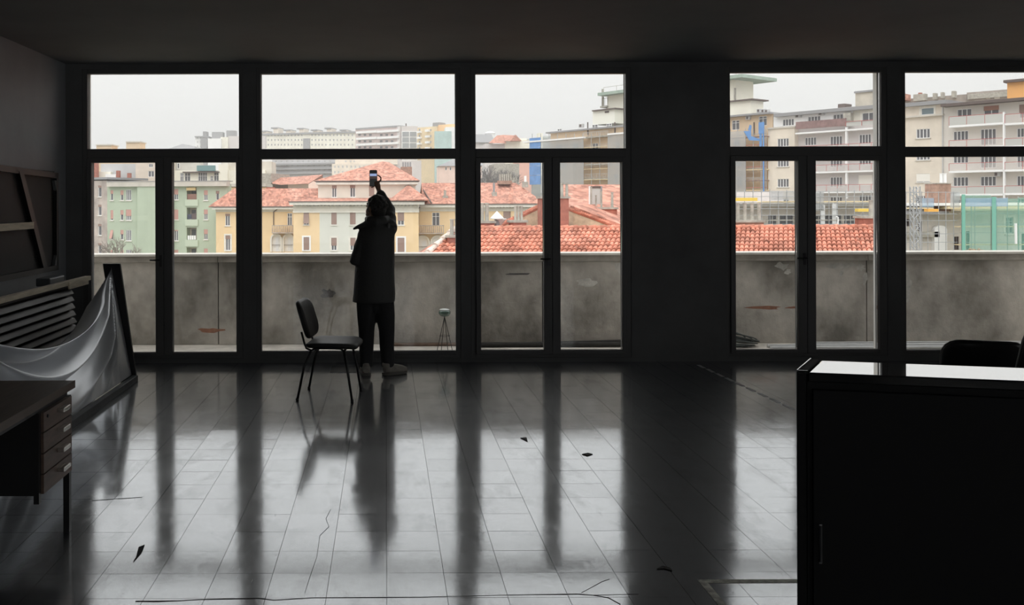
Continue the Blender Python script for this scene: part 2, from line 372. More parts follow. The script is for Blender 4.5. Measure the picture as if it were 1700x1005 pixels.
# ------------------------------------------------------------------ terrace and parapet
PD = 10.45
M_conc = mat('stained_concrete', rgb(196, 191, 183), 0.9, noise=0.62, nscale=1.6, bump=.3, bscale=30, dark=rgb(132, 128, 121), stretch=(1, 1, .8))
M_cop = mat('concrete_coping', rgb(172, 166, 157), 0.85, noise=0.3, nscale=5)
M_coptop = mat('pale_coping_lip', rgb(226, 222, 214), 0.8, noise=0.15, nscale=6)
M_terr = mat('terrace_concrete', rgb(206, 200, 190), 0.9, noise=0.3, nscale=4)
struct(MB().box(XL-6, XR+6, D+.22, PD+.3, -.3, 0.0).build('floor_terrace', M_terr))
zc = EYE + ray(640, 423).z*(PD-.03); par = thing('wall_parapet', '', '', (2, PD, 0), kind='structure')
jx = [(362-PX)/FP*PD + k*3.75 for k in range(-2, 4)]
for k in range(len(jx)-1):
    MB().box(jx[k]+.005, jx[k+1]-.005, PD, PD+.2, 0, zc-.085).build('parapet_panel', M_conc, par, bevel=.006)
    MB().box(jx[k]+.002, jx[k+1]-.002, PD-.03, PD+.24, zc-.085, zc-.012).build('coping', M_cop, par, bevel=.004)
MB().box(jx[0], jx[-1], PD-.045, PD+.26, zc-.012, zc+.012).build('coping_cap', M_coptop, par)
M_stain = {'rust': mat('rust_stain', rgb(164, 120, 100), .95, noise=.4, nscale=9), 'pale': mat('pale_patch_render', rgb(204, 202, 196), .95, noise=.35, nscale=9), 'dark': mat('damp_dark_stain', rgb(112, 110, 110), .95, noise=.5, nscale=9)}
def stain(kind, cx, cy, rx, ry, n=14, wob=.45, seed=0):
    rr = random.Random(seed); pts = []
    for k in range(n):
        a_ = 2*math.pi*k/n; q = 1-wob*rr.random(); pts.append(P(cx+rx*q*math.cos(a_), cy+ry*q*math.sin(a_), PD-.0008))
    MB().prism(pts, (0, .003, 0)).build('stain', M_stain[kind], par)
stain('rust', 350, 549, 26, 5, seed=1); stain('rust', 1268, 511, 40, 3.5, seed=2); stain('rust', 1315, 511, 14, 2.5, seed=5); stain('dark', 545, 487, 15, 11, wob=.6, seed=3)
for k_, (x, y, a_, b_) in enumerate([(1298, 442, 14, 9), (1308, 452, 8, 6), (1395, 441, 38, 6), (1397, 454, 4, 7), (1436, 463, 5, 15), (1428, 444, 12, 8), (975, 470, 22, 9), (1028, 445, 8, 14), (1504, 470, 12, 40)]):
    stain('pale', x, y, a_, b_, seed=10+k_, wob=.6)
stain('dark', 858, 455, 26, 2.2, seed=30)
# things lying on the terrace
M_brown = mat('weathered_brown_plank', rgb(112, 92, 78), .85, noise=.4, nscale=12)
M_tar = mat('black_roofing_felt', rgb(52, 50, 48), .9, noise=.4, nscale=15)
M_white = mat('grey_white_plastic', rgb(196, 197, 197), .5, noise=.15, nscale=10)
M_cable = mat('dark_green_cable', rgb(66, 72, 70), .6)
za = P(640, 577, 10.2)
tag(MB().box(.08, 2.9, PD-.16, PD-.03, .001, .022, R('Z', 0)).build('timber_plank', M_brown), 'long brown plank lying along the terrace parapet', 'plank')
rl = MB(); rl.tube([(1.05, PD-.25, .03), (1.9, PD-.24, .03), (2.85, PD-.27, .034)], .028, 10); rl.tube([(1.4, PD-.20, .026), (2.9, PD-.19, .06)], .02, 8)
tag(rl.build('roofing_felt_roll', M_tar, smooth=True), 'flat black roll of roofing felt on the terrace by the plank', 'roll')
pipes = [(4.25, 9.99, 7.4, 9.97, .018, 'nearest the window'), (4.30, 10.05, 7.2, 10.07, .015, 'second from the window'), (4.27, 10.11, 7.5, 10.15, .02, 'in the middle of the bundle'), (4.6, 10.20, 7.3, 10.22, .016, 'thin, behind the middle of the bundle'), (4.75, 10.30, 7.6, 10.33, .018, 'nearest the parapet')]
for k, (ax, ay, bx_, by, r_, q) in enumerate(pipes):
    tag(MB().tube([(ax, ay, r_+.001), ((ax+bx_)/2, (ay+by)/2+.004, r_+.001), (bx_, by, r_+.001)], r_, 10).build('plastic_pipe', M_white, smooth=True), 'long pale conduit pipe on the terrace, '+q, 'pipe', 'pale pipes lying on the terrace')
rc = random.Random(4); cm = MB()
for k in range(16):
    cx, cy = 3.92+rc.uniform(-.06, .06), 10.22+rc.uniform(-.06, .06); pts = []; ra, rb = rc.uniform(.12, .27), rc.uniform(.08, .14); h = .012+k*.008
    for q in range(25):
        an = 2*math.pi*q/24; pts.append((cx+ra*math.cos(an), cy+rb*math.sin(an), max(.008, h*(1+.5*math.cos(an+2.4)))))
    cm.tube(pts, .0075, 6)
tag(cm.build('cable_coil', M_cable, smooth=True), 'loose coil of dark cable heaped on the terrace beside pale pipes', 'cable')
# little tripod with a green bowl
tb = P(738, 519, 9.88); tr = thing('garden_tripod', 'small green glass bowl on a thin wire tripod out on the terrace', 'garden lamp', (tb.x, tb.y, 0))
M_green = mat('green_glazed_bowl', rgb(80, 102, 92), .15, coat=.6); M_wire = mat('dark_wire', (0.03, 0.03, 0.03), .5, metal=.5)
M_rim = mat('pale_rim', rgb(205, 208, 205), .4)
MB().loft([((tb.x, tb.y, tb.z-.045), .022, .022), ((tb.x, tb.y, tb.z-.036), .046, .046), ((tb.x, tb.y, tb.z-.014), .064, .064), ((tb.x, tb.y, tb.z+.008), .066, .066), ((tb.x, tb.y, tb.z+.026), .055, .055)], 24).build('bowl', M_green, tr, smooth=True)
MB().loft([((tb.x, tb.y, tb.z+.026), .056, .056), ((tb.x, tb.y, tb.z+.034), .052, .052), ((tb.x, tb.y, tb.z+.040), .03, .03)], 24).build('lid', M_rim, tr, smooth=True)
for k in range(4):
    an = math.pi/4*(2*k)+.35; MB().tube([(tb.x, tb.y, tb.z-.045), (tb.x+.095*math.cos(an), tb.y+.095*math.sin(an), .003)], .0035, 6).build('leg', M_wire, tr)
MB().tube([(tb.x+.055*math.cos(q*math.pi/8), tb.y+.055*math.sin(q*math.pi/8), .18) for q in range(17)], .0025, 5).build('ring', M_wire, tr)

# ------------------------------------------------------------------ chairs
M_seat = mat('black_chair_upholstery', (0.030, 0.028, 0.026), 0.5, bump=.15, bscale=300)
M_tube = mat('black_steel_tube', (0.012, 0.012, 0.012), 0.35, spec=.5)
M_shell = mat('black_plastic_shell', (0.02, 0.02, 0.021), 0.3)
def rrect(w_, h_, r_, n=5):
    pts = []
    for cx, cy, a0 in ((w_-r_, h_-r_, 0), (-w_+r_, h_-r_, 90), (-w_+r_, -h_+r_, 180), (w_-r_, -h_+r_, 270)):
        for k in range(n+1): an = math.radians(a0+90*k/n); pts.append((cx+r_*math.cos(an), cy+r_*math.sin(an)))
    return pts
def pad(mb, layers, fn):         # layers: (half w, half h, corner, depth offset); fn maps (u,v,d) to 3-D
    n0 = len(mb.v); rings = []
    for (w_, h_, r_, d) in layers:
        ring_ = [fn(u, v, d) for u, v in rrect(w_, h_, r_)]; rings.append(len(mb.v)); mb.v += [Vector(q) for q in ring_]; n = len(ring_)
    for i in range(len(rings)-1):
        for k in range(n): k2 = (k+1) % n; mb.f.append((rings[i]+k, rings[i]+k2, rings[i+1]+k2, rings[i+1]+k))
    mb.f.append(tuple(rings[0]+k for k in reversed(range(n)))); mb.f.append(tuple(rings[-1]+k for k in range(n))); return mb
def visitor_chair(loc, rz, label, hb=0.0, group=None):
    t = thing('visitor_chair', label, 'chair', loc, rz, group, local=True)
    # +x is forward
    seatf = lambda u, v, d: (u+.02, v, .440+d-.10*max(0, u-.10)**2*8 + .012*(v/.22)**2)
    pad(MB(), [(.20, .215, .07, -.018), (.215, .230, .08, -.008), (.218, .233, .08, .012), (.205, .22, .075, .024), (.15, .16, .06, .028)], seatf).build('seat', M_seat, t, smooth=True)
    tilt = math.radians(17); bh = .165+hb
    def backf(u, v, d):          # u across, v up, d toward the sitter
        zc = .655+hb; cur = .035*(u/.22)**2
        return (-.245 - v*math.sin(tilt) + (d+cur)*math.cos(tilt), u, zc + v*math.cos(tilt) + (d+cur)*math.sin(tilt)*.6)
    pad(MB(), [(.205, bh-.015, .09, -.005), (.225, bh, .10, .004), (.225, bh, .10, .020), (.20, bh-.02, .09, .034), (.13, bh-.09, .05, .038)], backf).build('backrest', M_seat, t, smooth=True)
    pad(MB(), [(.12, bh-.06, .05, -.022), (.20, bh-.015, .09, -.016), (.222, bh-.002, .10, -.005), (.222, bh-.002, .10, .0035)], backf).build('back_shell', M_shell, t, smooth=True)
    for s in (-1, 1):
        y = s*.225
        MB().tube([(-.14, y*.93, .424), (-.20, y, .28), (-.255, y*1.05, .006)], .0105, 10).tube([(-.255, y*1.05, .0), (-.255, y*1.05, .02)], .0135, 10).build('leg', M_tube, t, smooth=True)
        MB().tube([(.13, y*.93, .424), (.165, y, .26), (.205, y*1.05, .006)], .0105, 10).tube([(.205, y*1.05, .0), (.205, y*1.05, .02)], .0135, 10).build('leg', M_tube, t, smooth=True)
        MB().tube([(-.14, y*.93, .415), (-.11, y*1.02, .432), (-.06, y*1.08, .440), (.06, y*1.08, .440), (.11, y*1.02, .436), (.13, y*.93, .415)], .009, 10).build('seat_rail', M_tube, t, smooth=True)
        MB().tube([(-.10, y*.72, .412), (-.155, y*.72, .408), (-.192, y*.72, .424), (-.208, y*.72, .46), (-.236, y*.70, .56)], .009, 10).build('back_support', M_tube, t, smooth=True)
    for cx in (-.14, .13): MB().tube([(cx, -.205, .412), (cx, .205, .412)], .009, 8).build('cross_bar', M_tube, t, smooth=True)
    return t
visitor_chair((-.455, 7.70, 0), math.radians(-7), 'lone black upholstered chair in front of the middle window, facing right')
visitor_chair((3.635, 5.585, 0), math.radians(70), 'low black chair behind the tall counter, rounded back to the camera')
visitor_chair((3.49, 4.93, 0), math.radians(95), 'taller black chair cut by the right edge of the photo', hb=.10)

# ------------------------------------------------------------------ tall glossy counter on the right
M_gloss = mat('gloss_black_lacquer', (0.004, 0.004, 0.004), 0.05)
polish(M_gloss, .03, .92, .012)
M_matte = mat('matte_black_panel', (0.010, 0.010, 0.0105), 0.6, spec=.15)
zt = 1.12; pa = P(1322, 618, .53*FP/(618+2.1-PY)); pb = P(1700, 633, .53*FP/(633+3.3-PY)); ang = math.atan2(pb.y-pa.y, pb.x-pa.x)
ct = thing('counter', 'tall glossy black counter filling the lower right corner', 'counter', (pa.x, pa.y, 0), ang, local=True)
LEN, DEP = 1.55, .235
mt = .085                                             # mitred left end
def slab(x0, x1, y0, y1, z0, z1, sk=None): k_ = mt/DEP; return MB().prism([(x0+k_*y0, y0, z0), (x1, y0, z0), (x1, y1, z0), (x0+k_*y1, y1, z0)], (0, 0, z1-z0))
slab(.030, LEN, .006, DEP-.006, .06, zt-.030).build('body', M_matte, ct)
slab(.04, LEN-.02, .03, DEP-.03, 0, .06).build('plinth', M_matte, ct)
slab(.034, LEN+.01, 0, DEP, zt-.030, zt).build('top', M_gloss, ct, bevel=.004)
MB().prism([(0, 0, 0), (.028, 0, 0), (.028+mt, DEP, 0), (mt, DEP, 0)], (0, 0, zt+.003)).build('end_panel', M_matte, ct, bevel=.003)
MB().prism([(0, 0, zt+.003), (.004, 0, zt+.003), (.004+mt, DEP, zt+.003), (mt, DEP, zt+.003)], (0, 0, .004)).build('edge_trim', M_gloss, ct, bevel=.001)
MB().prism([(.004, -.001, zt-.004), (.034, -.001, zt-.004), (.034, .003, zt-.004), (.004, .003, zt-.004)], (0, 0, .010)).build('edge_trim', M_gloss, ct, bevel=.001)
for k in range(2):
    dr = MB().box(.045+k*.75, .045+k*.75+.735, -.014, .004, .09, zt-.05).build('door', M_matte, ct, bevel=.002)
MB().tube([(.062, -.030, .55), (.062, -.030, .66)], .004, 8).box(.058, .066, -.03, -.012, .545, .553).box(.058, .066, -.03, -.012, .657, .665).build('handle', M_chrome, ct)

# ------------------------------------------------------------------ desk at lower left
M_wood = mat('dark_walnut_veneer', rgb(104, 84, 72), .38, noise=.35, nscale=7, stretch=(6, .6, 6))
M_wood2 = mat('walnut_drawer_front', rgb(116, 94, 82), .5, noise=.3, nscale=6, stretch=(1, 1, 5))
M_edge = mat('walnut_edge_strip', rgb(92, 74, 62), .4)
M_steel = mat('black_desk_steel', (0.012, 0.012, 0.013), .45)
M_hand = mat('bright_metal_handle', rgb(210, 205, 198), .25, metal=.85)
dx1, dy1 = PXX(124, 630, -1.574).x, 4.576; dx0, dy0 = -2.24, 2.95
dk = thing('desk', 'dark walnut desk with four drawers standing at lower left', 'desk', ((dx0+dx1)/2, (dy0+dy1)/2, 0))
MB().box(dx0, dx1-.004, dy0, dy1-.004, .715, .75).build('tabletop', M_wood, dk, bevel=.002)
MB().box(dx1-.004, dx1, dy0, dy1, .713, .7505).build('edge_band', M_edge, dk)
MB().box(dx0+.03, dx1-.03, dy0+.03, dy1-.03, .682, .713).build('apron_frame', M_steel, dk)
dya, dyb = 4.165, 4.545
MB().box(dx0+.08, dx1-.03, dya-.01, dyb+.01, .30, .682).build('pedestal', M_steel, dk)
zz = [.682, .588, .492, .396, .302]
for k in range(4):
    dw = MB().box(dx1-.03, dx1-.006, dya+.004, dyb-.004, zz[k+1]+.003, zz[k]-.003).build('drawer', M_wood2, dk, bevel=.001)
    hz = (zz[k]+zz[k+1])/2+.018
    MB().box(dx1-.006, dx1+.030, 4.335, 4.425, hz-.010, hz+.010).build('handle', M_hand, dw, bevel=.003)
    if k == 0: MB().tube([(dx1-.008, 4.215, .655), (dx1-.001, 4.215, .655)], .008, 12).build('lock', M_steel, dw)
MB().box(dx0+.03, dx0+.05, dy0+.06, dya-.01, .30, .682).build('modesty_panel', M_steel, dk)
for (lx, ly) in ((dx0+.03, dy0+.03), (dx1-.06, dy0+.03), (dx0+.03, dy1-.06), (dx1-.045, dy1-.05)):
    MB().box(lx, lx+.03, ly, ly+.03, 0, .682).build('leg', M_steel, dk)
MB().box(dx1-.045, dx1-.02, dya-.02, dya+.008, .265, .682).build('pedestal_post', M_steel, dk)

# ------------------------------------------------------------------ leaning frame with draped grey cloth
M_plank = mat('black_timber_frame', (0.009, 0.009, 0.010), .5, noise=.3, nscale=10)
M_plank2 = mat('charcoal_timber_face', (0.045, 0.046, 0.048), .6, noise=.3, nscale=10)
M_cloth = mat('grey_satin_cloth', (0.74, 0.76, 0.79), .36, sheen=.15, spec=.6, metal=.65)
fy1, fy0 = 8.34, 4.95; fx = G(228, 634).x; LEAN = .25
fr = thing('leaning_frame', 'large black timber frame leaning at left with cloth slung across it', 'frame', (fx-.1, (fy0+fy1)/2, 0))
def up_plank(y):
    h = 1.085; return MB().hexa([(fx-.16, y, 0), (fx-.015, y, 0), (fx-.015, y+.035, 0), (fx-.16, y+.035, 0), (fx-.325, y, h), (fx-.165, y, h), (fx-.165, y+.035, h), (fx-.325, y+.035, h)])
up_plank(fy1).build('upright', M_plank, fr, bevel=.003)
up_plank(fy0-.035).build('upright', M_plank, fr, bevel=.003)
MB().box(fx-.055, fx, fy0, fy1, 0, .055).build('bottom_rail', M_plank2, fr, bevel=.003)
ht = Vector((fx-.03-LEAN, 0, 1.06))
# cloth: catenary swags between the tops of the uprights, pinned along the bottom rail
NS, NT = 260, 150; cv = MB(); ya, yb = fy1-.01, fy0+.01; ztop0 = 1.05
def topz(s): return ztop0 - .43*(1-(2*s-1)**2)**.92
for i in range(NS+1):
    s = i/NS; y = ya+(yb-ya)*s; arch = (1-(2*s-1)**2)+.012; zt_ = topz(s)
    for j in range(NT+1):
        tt = j/NT; z = .06+(zt_-.06)*tt
        q = (ztop0-z)/arch; lf = math.log2(max(q, .30)/.43+1e-6) if q > .43 else 0.0
        env = min(1, 6*s, 6*(1-s))*min(1, tt*2.2)
        ph = 2*math.pi*1.75*lf
        fold = (.105*math.exp(-.30*lf)*(1-2*abs(math.sin(ph/2))**1.25) + .012*math.cos(2.3*ph+1.3))*env
        fold *= max(0, 1-max(0, lf-1.6)/1.6)
        x = fx-.05-.20*(z/1.085) + fold + .03*math.sin(math.pi*tt)*env
        cv.v.append(Vector((x, y, z)))
for i in range(NS):
    for j in range(NT):
        a_ = i*(NT+1)+j; cv.f.append((a_, a_+NT+1, a_+NT+2, a_+1))
cl = cv.build('draped_cloth', M_cloth, smooth=True, fix=False)
sd = cl.modifiers.new('thick', 'SOLIDIFY'); sd.thickness = .004
tag(cl, 'grey satin cloth hanging in swags from the leaning black frame', 'cloth')

# ------------------------------------------------------------------ louvred panel and battens behind it
M_rib = mat('black_ribbed_rubber', (0.006, 0.006, 0.0065), .3, bump=.4, bscale=60, stretch=(1, 3, 1))
M_pale = mat('pale_raw_timber', rgb(226, 214, 190), .75, noise=.25, nscale=14, stretch=(1, .3, 3))
lx = -2.88
lp = thing('ribbed_panel', 'black ribbed panel standing behind the draped cloth at left', 'panel', (lx, 7.2, 0))
MB().box(lx-.10, lx-.03, 5.9, 8.30, 0, .90).build('backing_board', M_plank, lp)
for k in range(12):
    z = .84-.068*k; e1 = 8.26+.035*k*.6
    MB().hexa([(lx-.03, 5.9, z-.030), (lx+.032, 5.9, z-.022), (lx+.032, e1, z-.022), (lx-.03, e1, z-.030), (lx-.03, 5.9, z+.032), (lx+.006, 5.9, z+.020), (lx+.006, e1, z+.020), (lx-.03, e1, z+.032)]).build('rib', M_rib, lp, bevel=.006)
bt0, bt1 = PXX(0, 487, lx), PXX(146, 463, lx)
bt = MB(); bt.box(lx-.03, lx+.03, 5.9, bt1.y, .902, .942); btn = tag(bt.build('timber_batten', M_pale, bevel=.003), 'pale raw timber batten lying along the top of the ribbed panel', 'batten')
btc = MB().box(lx+.031, lx+.046, 8.10, 8.62, .872, .935).build('timber_offcut', M_pale, bevel=.002); tag(btc, 'short pale timber block at the far end of the long batten', 'timber')
M_pan = mat('black_canvas', (0.014, 0.014, 0.015), .7, noise=.2, nscale=8)
sf = XL+.02; sy0, sy1, sz0, sz1 = 6.3, PXX(93, 290, sf).y, .985, PXX(93, 290, sf).z
st = thing('stretcher_frame', 'large black stretcher frame with diagonal brace hanging on the left wall', 'frame', (XL+.03, (sy0+sy1)/2, sz0))
MB().box(XL+.001, XL+.012, sy0+.02, sy1-.02, sz0+.02, sz1+.03).build('canvas', M_pan, st)
MB().hexa([(XL+.002, sy0, sz1+.015), (XL+.045, sy0, sz1+.015), (XL+.045, sy1, sz1-.04), (XL+.002, sy1, sz1-.04), (XL+.002, sy0, sz1+.07), (XL+.045, sy0, sz1+.07), (XL+.045, sy1, sz1+.015), (XL+.002, sy1, sz1+.015)]).build('top_bar', M_plank, st)
MB().box(XL+.001, XL+.045, sy1-.05, sy1, sz0, sz1-.04).build('side_bar', M_plank, st)
MB().box(XL+.001, XL+.045, sy0, sy0+.05, sz0, sz1+.01).build('side_bar', M_plank, st)
MB().box(XL+.001, XL+.045, sy0+.05, sy1-.05, sz0, sz0+.05).build('bottom_bar', M_plank, st)
q0, q1 = PXX(36, 284, XL+.05), PXX(76, 452, XL+.05)
MB().hexa([(XL+.012, q1.y-.05, sz0+.05), (XL+.05, q1.y-.05, sz0+.05), (XL+.05, q1.y+.05, sz0+.05), (XL+.012, q1.y+.05, sz0+.05), (XL+.012, q0.y-.05, sz1-.0), (XL+.05, q0.y-.05, sz1-.0), (XL+.05, q0.y+.05, sz1-.01), (XL+.012, q0.y+.05, sz1-.01)]).build('diagonal_brace', M_plank, st)
M_gus = mat('grey_gusset_plate', (0.16, 0.165, 0.17), .6)
for (yy, zz_, sg) in ((sy1-.05, sz1-.06, -1), (sy1-.05, sz0+.05, 1)):
    MB().prism([(XL+.013, yy, zz_), (XL+.013, yy-.055, zz_), (XL+.013, yy, zz_+sg*.10)], (.03, 0, 0)).build('gusset', M_gus, st)
r0 = PXX(0, 369, XL+.05); r1 = PXX(52, 380, XL+.05)
tag(MB().box(XL+.052, XL+.075, 6.3, r1.y, r1.z, r1.z+.062).build('wall_batten', M_pale, bevel=.002), 'pale timber batten fixed across the black stretcher frame', 'batten')
bxy = PXX(90, 452, -3.05)
M_slate = mat('grey_metal_box', (0.12, 0.13, 0.14), .45)
tag(MB().box(-3.12, -2.992, 8.05, 8.42, .902, .975).build('metal_case', M_slate, bevel=.01), 'small grey case resting behind the batten under the stretcher frame', 'case')

# ------------------------------------------------------------------ person taking a photograph
def fuse(name, mb, m, parent, voxel, smooth_it=4, origin=None):
    """join overlapping solids into one continuous skin"""
    o = mb.build('tmp_'+name, m, None, fix=True)
    bm = bmesh.new(); bm.from_mesh(o.data); bmesh.ops.recalc_face_normals(bm, faces=bm.faces); bm.to_mesh(o.data); bm.free()
    rm = o.modifiers.new('r', 'REMESH'); rm.mode = 'VOXEL'; rm.voxel_size = voxel
    if smooth_it: sm = o.modifiers.new('s', 'SMOOTH'); sm.iterations = smooth_it; sm.factor = .5
    bpy.context.view_layer.update(); dg = bpy.context.evaluated_depsgraph_get()
    me = bpy.data.meshes.new_from_object(o.evaluated_get(dg)); me.name = name
    og = ORG[o.name]; bpy.data.objects.remove(o)
    me.polygons.foreach_set('use_smooth', [True]*len(me.polygons))
    me.materials.clear(); me.materials.append(m)
    q = bpy.data.objects.new(name, me); COL.objects.link(q)
    if parent is not None: q.parent = parent; q.location = og-ORG[parent.name]
    else: q.location = og
    ORG[q.name] = og; return q
M_skin = mat('skin', (0.36, 0.20, 0.14), .5)
M_hair = mat('dark_hair', (0.06, 0.056, 0.054), .6, bump=.8, bscale=120)
M_coat = mat('black_quilted_coat', (0.075, 0.075, 0.073), .6, bump=.25, bscale=60)
M_trou = mat('black_trousers', (0.035, 0.035, 0.037), .8, bump=.2, bscale=50)
M_shoe = mat('grey_white_trainer', rgb(176, 170, 160), .6, noise=.2, nscale=30)
M_sole = mat('trainer_sole', rgb(120, 116, 110), .7)
py_ = 8.62
pr = thing('person', 'person in a long dark coat standing with back turned, phone raised to the window', 'person', (-.1, py_, 0))
H = Vector((-.093, 8.64, 1.60)); hr = R('Z', 48) @ R('X', 14)      # local +y is the way the face looks
def hl(x, y, z): return H + hr@Vector((x, y, z))
body = MB()
body.ell(H, (.074, .095, .108), hr); body.ell(hl(0, .045, -.055), (.055, .055, .065), hr)          # skull and jaw
body.tube([hl(0, .088, .02), hl(0, .112, -.022), hl(0, .095, -.032)], [.010, .015, .010], 8)          # nose
body.ell(hl(0, .090, -.062), (.024, .014, .010), hr); body.ell(hl(0, .082, -.098), (.026, .022, .020), hr)   # lips, chin
for s in (-1, 1):
    body.ell(hl(s*.078, -.005, -.015), (.012, .022, .034), hr); body.ell(hl(s*.032, .078, .012), (.018, .014, .012), hr)   # ears, brows
body.tube([(-.085, 8.625, 1.36), (-.088, 8.63, 1.48), (-.092, 8.64, 1.56)], [.075, .062, .062], 16)
body.loft([((-.10, py_, .78), .155, .11), ((-.10, py_, .95), .14, .10), ((-.09, py_, 1.15), .15, .105), ((-.085, py_, 1.30), .165, .105), ((-.083, py_, 1.40), .13, .085), ((-.085, py_, 1.44), .07, .06)])
SR, ER, WR = Vector((.035, 8.62, 1.395)), Vector((.030, 8.83, 1.575)), Vector((-.066, 8.965, 1.765))
SL, EL, WL = Vector((-.185, 8.61, 1.365)), Vector((-.275, 8.58, 1.09)), Vector((-.16, 8.80, 1.10))
for a_, b_, c_ in ((SR, ER, WR), (SL, EL, WL)): body.tube([a_, a_.lerp(b_, .5), b_, b_.lerp(c_, .5), c_], [.055, .048, .040, .034, .025], 12)
# right hand: palm behind the phone, fingers and thumb round its edge
pc = Vector((-.121, 9.02, 1.884))
pm = Vector((-.080, 9.005, 1.815)); body.tube([WR, WR.lerp(pm, .5), pm, Vector((-.088, 9.02, 1.850))], [.024, .028, .032, .027], 12, flat=.7)
fingers = [[(-.070, 9.015, 1.84), (-.045, 9.012, 1.868), (-.046, 9.008, 1.892), (-.070, 9.006, 1.912), (-.083, 9.010, 1.914)],   # index arching at the side
 [(-.090, 9.028, 1.86), (-.110, 9.040, 1.880), (-.140, 9.042, 1.885), (-.160, 9.036, 1.884)],
 [(-.090, 9.026, 1.845), (-.112, 9.040, 1.855), (-.142, 9.042, 1.858), (-.163, 9.034, 1.858)],
 [(-.086, 9.02, 1.825), (-.105, 9.032, 1.815), (-.128, 9.030, 1.797), (-.142, 9.018, 1.792)]]
for f_ in fingers: body.tube(f_, [.0095, .009, .0085, .0075, .007][:len(f_)], 8)
body.tube([(-.068, 8.995, 1.80), (-.070, 8.992, 1.825), (-.085, 8.996, 1.845), (-.104, 9.003, 1.850)], [.013, .0115, .010, .008], 8)     # thumb on the screen
# left hand resting at the front of the coat
lh = Vector((-.10, 8.87, 1.115)); body.tube([WL, WL.lerp(lh, .6), lh], [.025, .032, .028], 10, flat=.6)
for k in range(4): body.tube([lh+Vector((0, .0, .026-.018*k)), lh+Vector((.035, .028, .028-.018*k)), lh+Vector((.066-.006*abs(k-1), .022, .026-.018*k))], [.009, .0085, .007], 8)
body.tube([WL+Vector((.02, .02, .02)), WL+Vector((.055, .02, .058)), WL+Vector((.09, .03, .066))], [.011, .010, .008], 8)
for hx, kx, ax in ((-.165, -.185, -.192), (-.035, .01, .012)):
    body.tube([(hx, py_, .82), ((hx+kx)/2, py_-.005, .62), (kx, py_-.005, .44), (kx, py_, .26), (ax, py_-.01, .08)], [.085, .072, .055, .052, .036], 14)
for (ax, an) in ((-.192, 8), (.012, -62)):
    fd = R('Z', an)@Vector((0, 1, 0)); body.tube([Vector((ax, py_-.03, .05))-fd*.02, Vector((ax, py_-.01, .05))+fd*.07, Vector((ax, py_-.01, .035))+fd*.17], [.036, .034, .024], 10)
fuse('body', body, M_skin, pr, .0055, 3)
# hair
hair = MB(); hair.ell(hl(0, -.014, .022), (.089, .100, .104), hr); hair.ell(hl(0, -.045, -.035), (.078, .070, .075), hr)
rr = random.Random(2)
for k in range(70):
    v_ = Vector((rr.gauss(0, 1), rr.gauss(0, 1)-.55, rr.gauss(0, 1)+.35)).normalized()
    hair.ell(hl(v_.x*.084, v_.y*.095-.015, v_.z*.098+.018), (.017, .017, .014), None, 8, 6)
for s in (-1, 1): hair.ell(hl(s*.074, .012, .005), (.012, .02, .045), hr)
fuse('hair', hair, M_hair, pr, .006, 2)
# coat
coat = MB()
def XC(x): return (x-PX)/FP*py_
def zc_(y): return EYE-(y-PY)/FP*py_
secs = [(501, 584.5, 655, .185), (496, 585, 655.5, .19), (488, 586, 656, .185), (470, 587.5, 655, .175), (448, 588.5, 654.5, .165), (430, 592, 655, .16), (412, 594, 655, .155), (398, 596, 655, .15), (387, 599, 655.5, .14), (378, 605, 653, .125), (371, 609, 649, .105), (364, 611, 646, .088)]
coat.loft([(((XC(a_)+XC(b_))/2, py_, zc_(y)), (XC(b_)-XC(a_))/2, dp) for (y, a_, b_, dp) in secs], 28)
def sleeve(a_, b_, c_, rs, n):
    pts, rad = [], []
    for k in range(n+1):
        t = k/n; p_ = a_.lerp(b_, t*2) if t < .5 else b_.lerp(c_, t*2-1)
        pts.append(p_); rad.append((rs[0]+(rs[1]-rs[0])*min(1, t*2) if t < .5 else rs[1]+(rs[2]-rs[1])*(t*2-1))*(1+.05*math.sin(k*2.1)))
    coat.tube(pts, rad, 14)
sleeve(SR+Vector((-.01, 0, -.01)), ER, WR+Vector((.008, -.02, -.025)), (.088, .064, .044), 14)
sleeve(SL, EL, WL, (.070, .068, .048), 14)
coat.ell((-.190, py_, 1.325), (.070, .10, .09)); coat.ell((.02, py_+.01, 1.385), (.085, .11, .09))
# collar, hood rolled at the nape and the wing of the hood standing off to the left
coat.tube([(-.175, 8.66, 1.485), (-.15, 8.56, 1.475), (-.085, 8.525, 1.462), (-.02, 8.56, 1.475), (.02, 8.66, 1.49)], [.030, .042, .050, .042, .028], 12)
coat.tube([(-.16, 8.60, 1.455), (-.21, 8.61, 1.430), (-.262, 8.62, 1.410), (-.312, 8.63, 1.388)], [.046, .036, .028, .014], 10, flat=.7)
co = fuse('coat', coat, M_coat, pr, .008, 4)
M_zip = mat('coat_patch', (0.10, 0.10, 0.10), .4)
MB().ell((.030, 8.512, 1.425), (.013, .006, .026), R('Z', 20)).build('shoulder_patch', M_zip, pr, smooth=True)
tr_ = MB()
for hx, kx, ax in ((-.175, -.186, -.190), (-.035, .008, .016)):
    tr_.tube([(hx, py_, .80), (hx+(kx-hx)*.35, py_-.002, .66), ((hx+kx)/2+(kx-hx)*.2, py_-.005, .56), (kx, py_-.005, .42), (kx, py_, .27), (ax, py_-.005, .15), (ax, py_-.01, .085), (ax, py_-.01, .075)], [.105, .102, .092, .076, .070, .066, .062, .058], 18)
tr_.ell((-.10, py_, .76), (.165, .13, .12)); tr_.ell((-.10, py_, .66), (.11, .10, .09))
fuse('trousers', tr_, M_trou, pr, .008, 4)
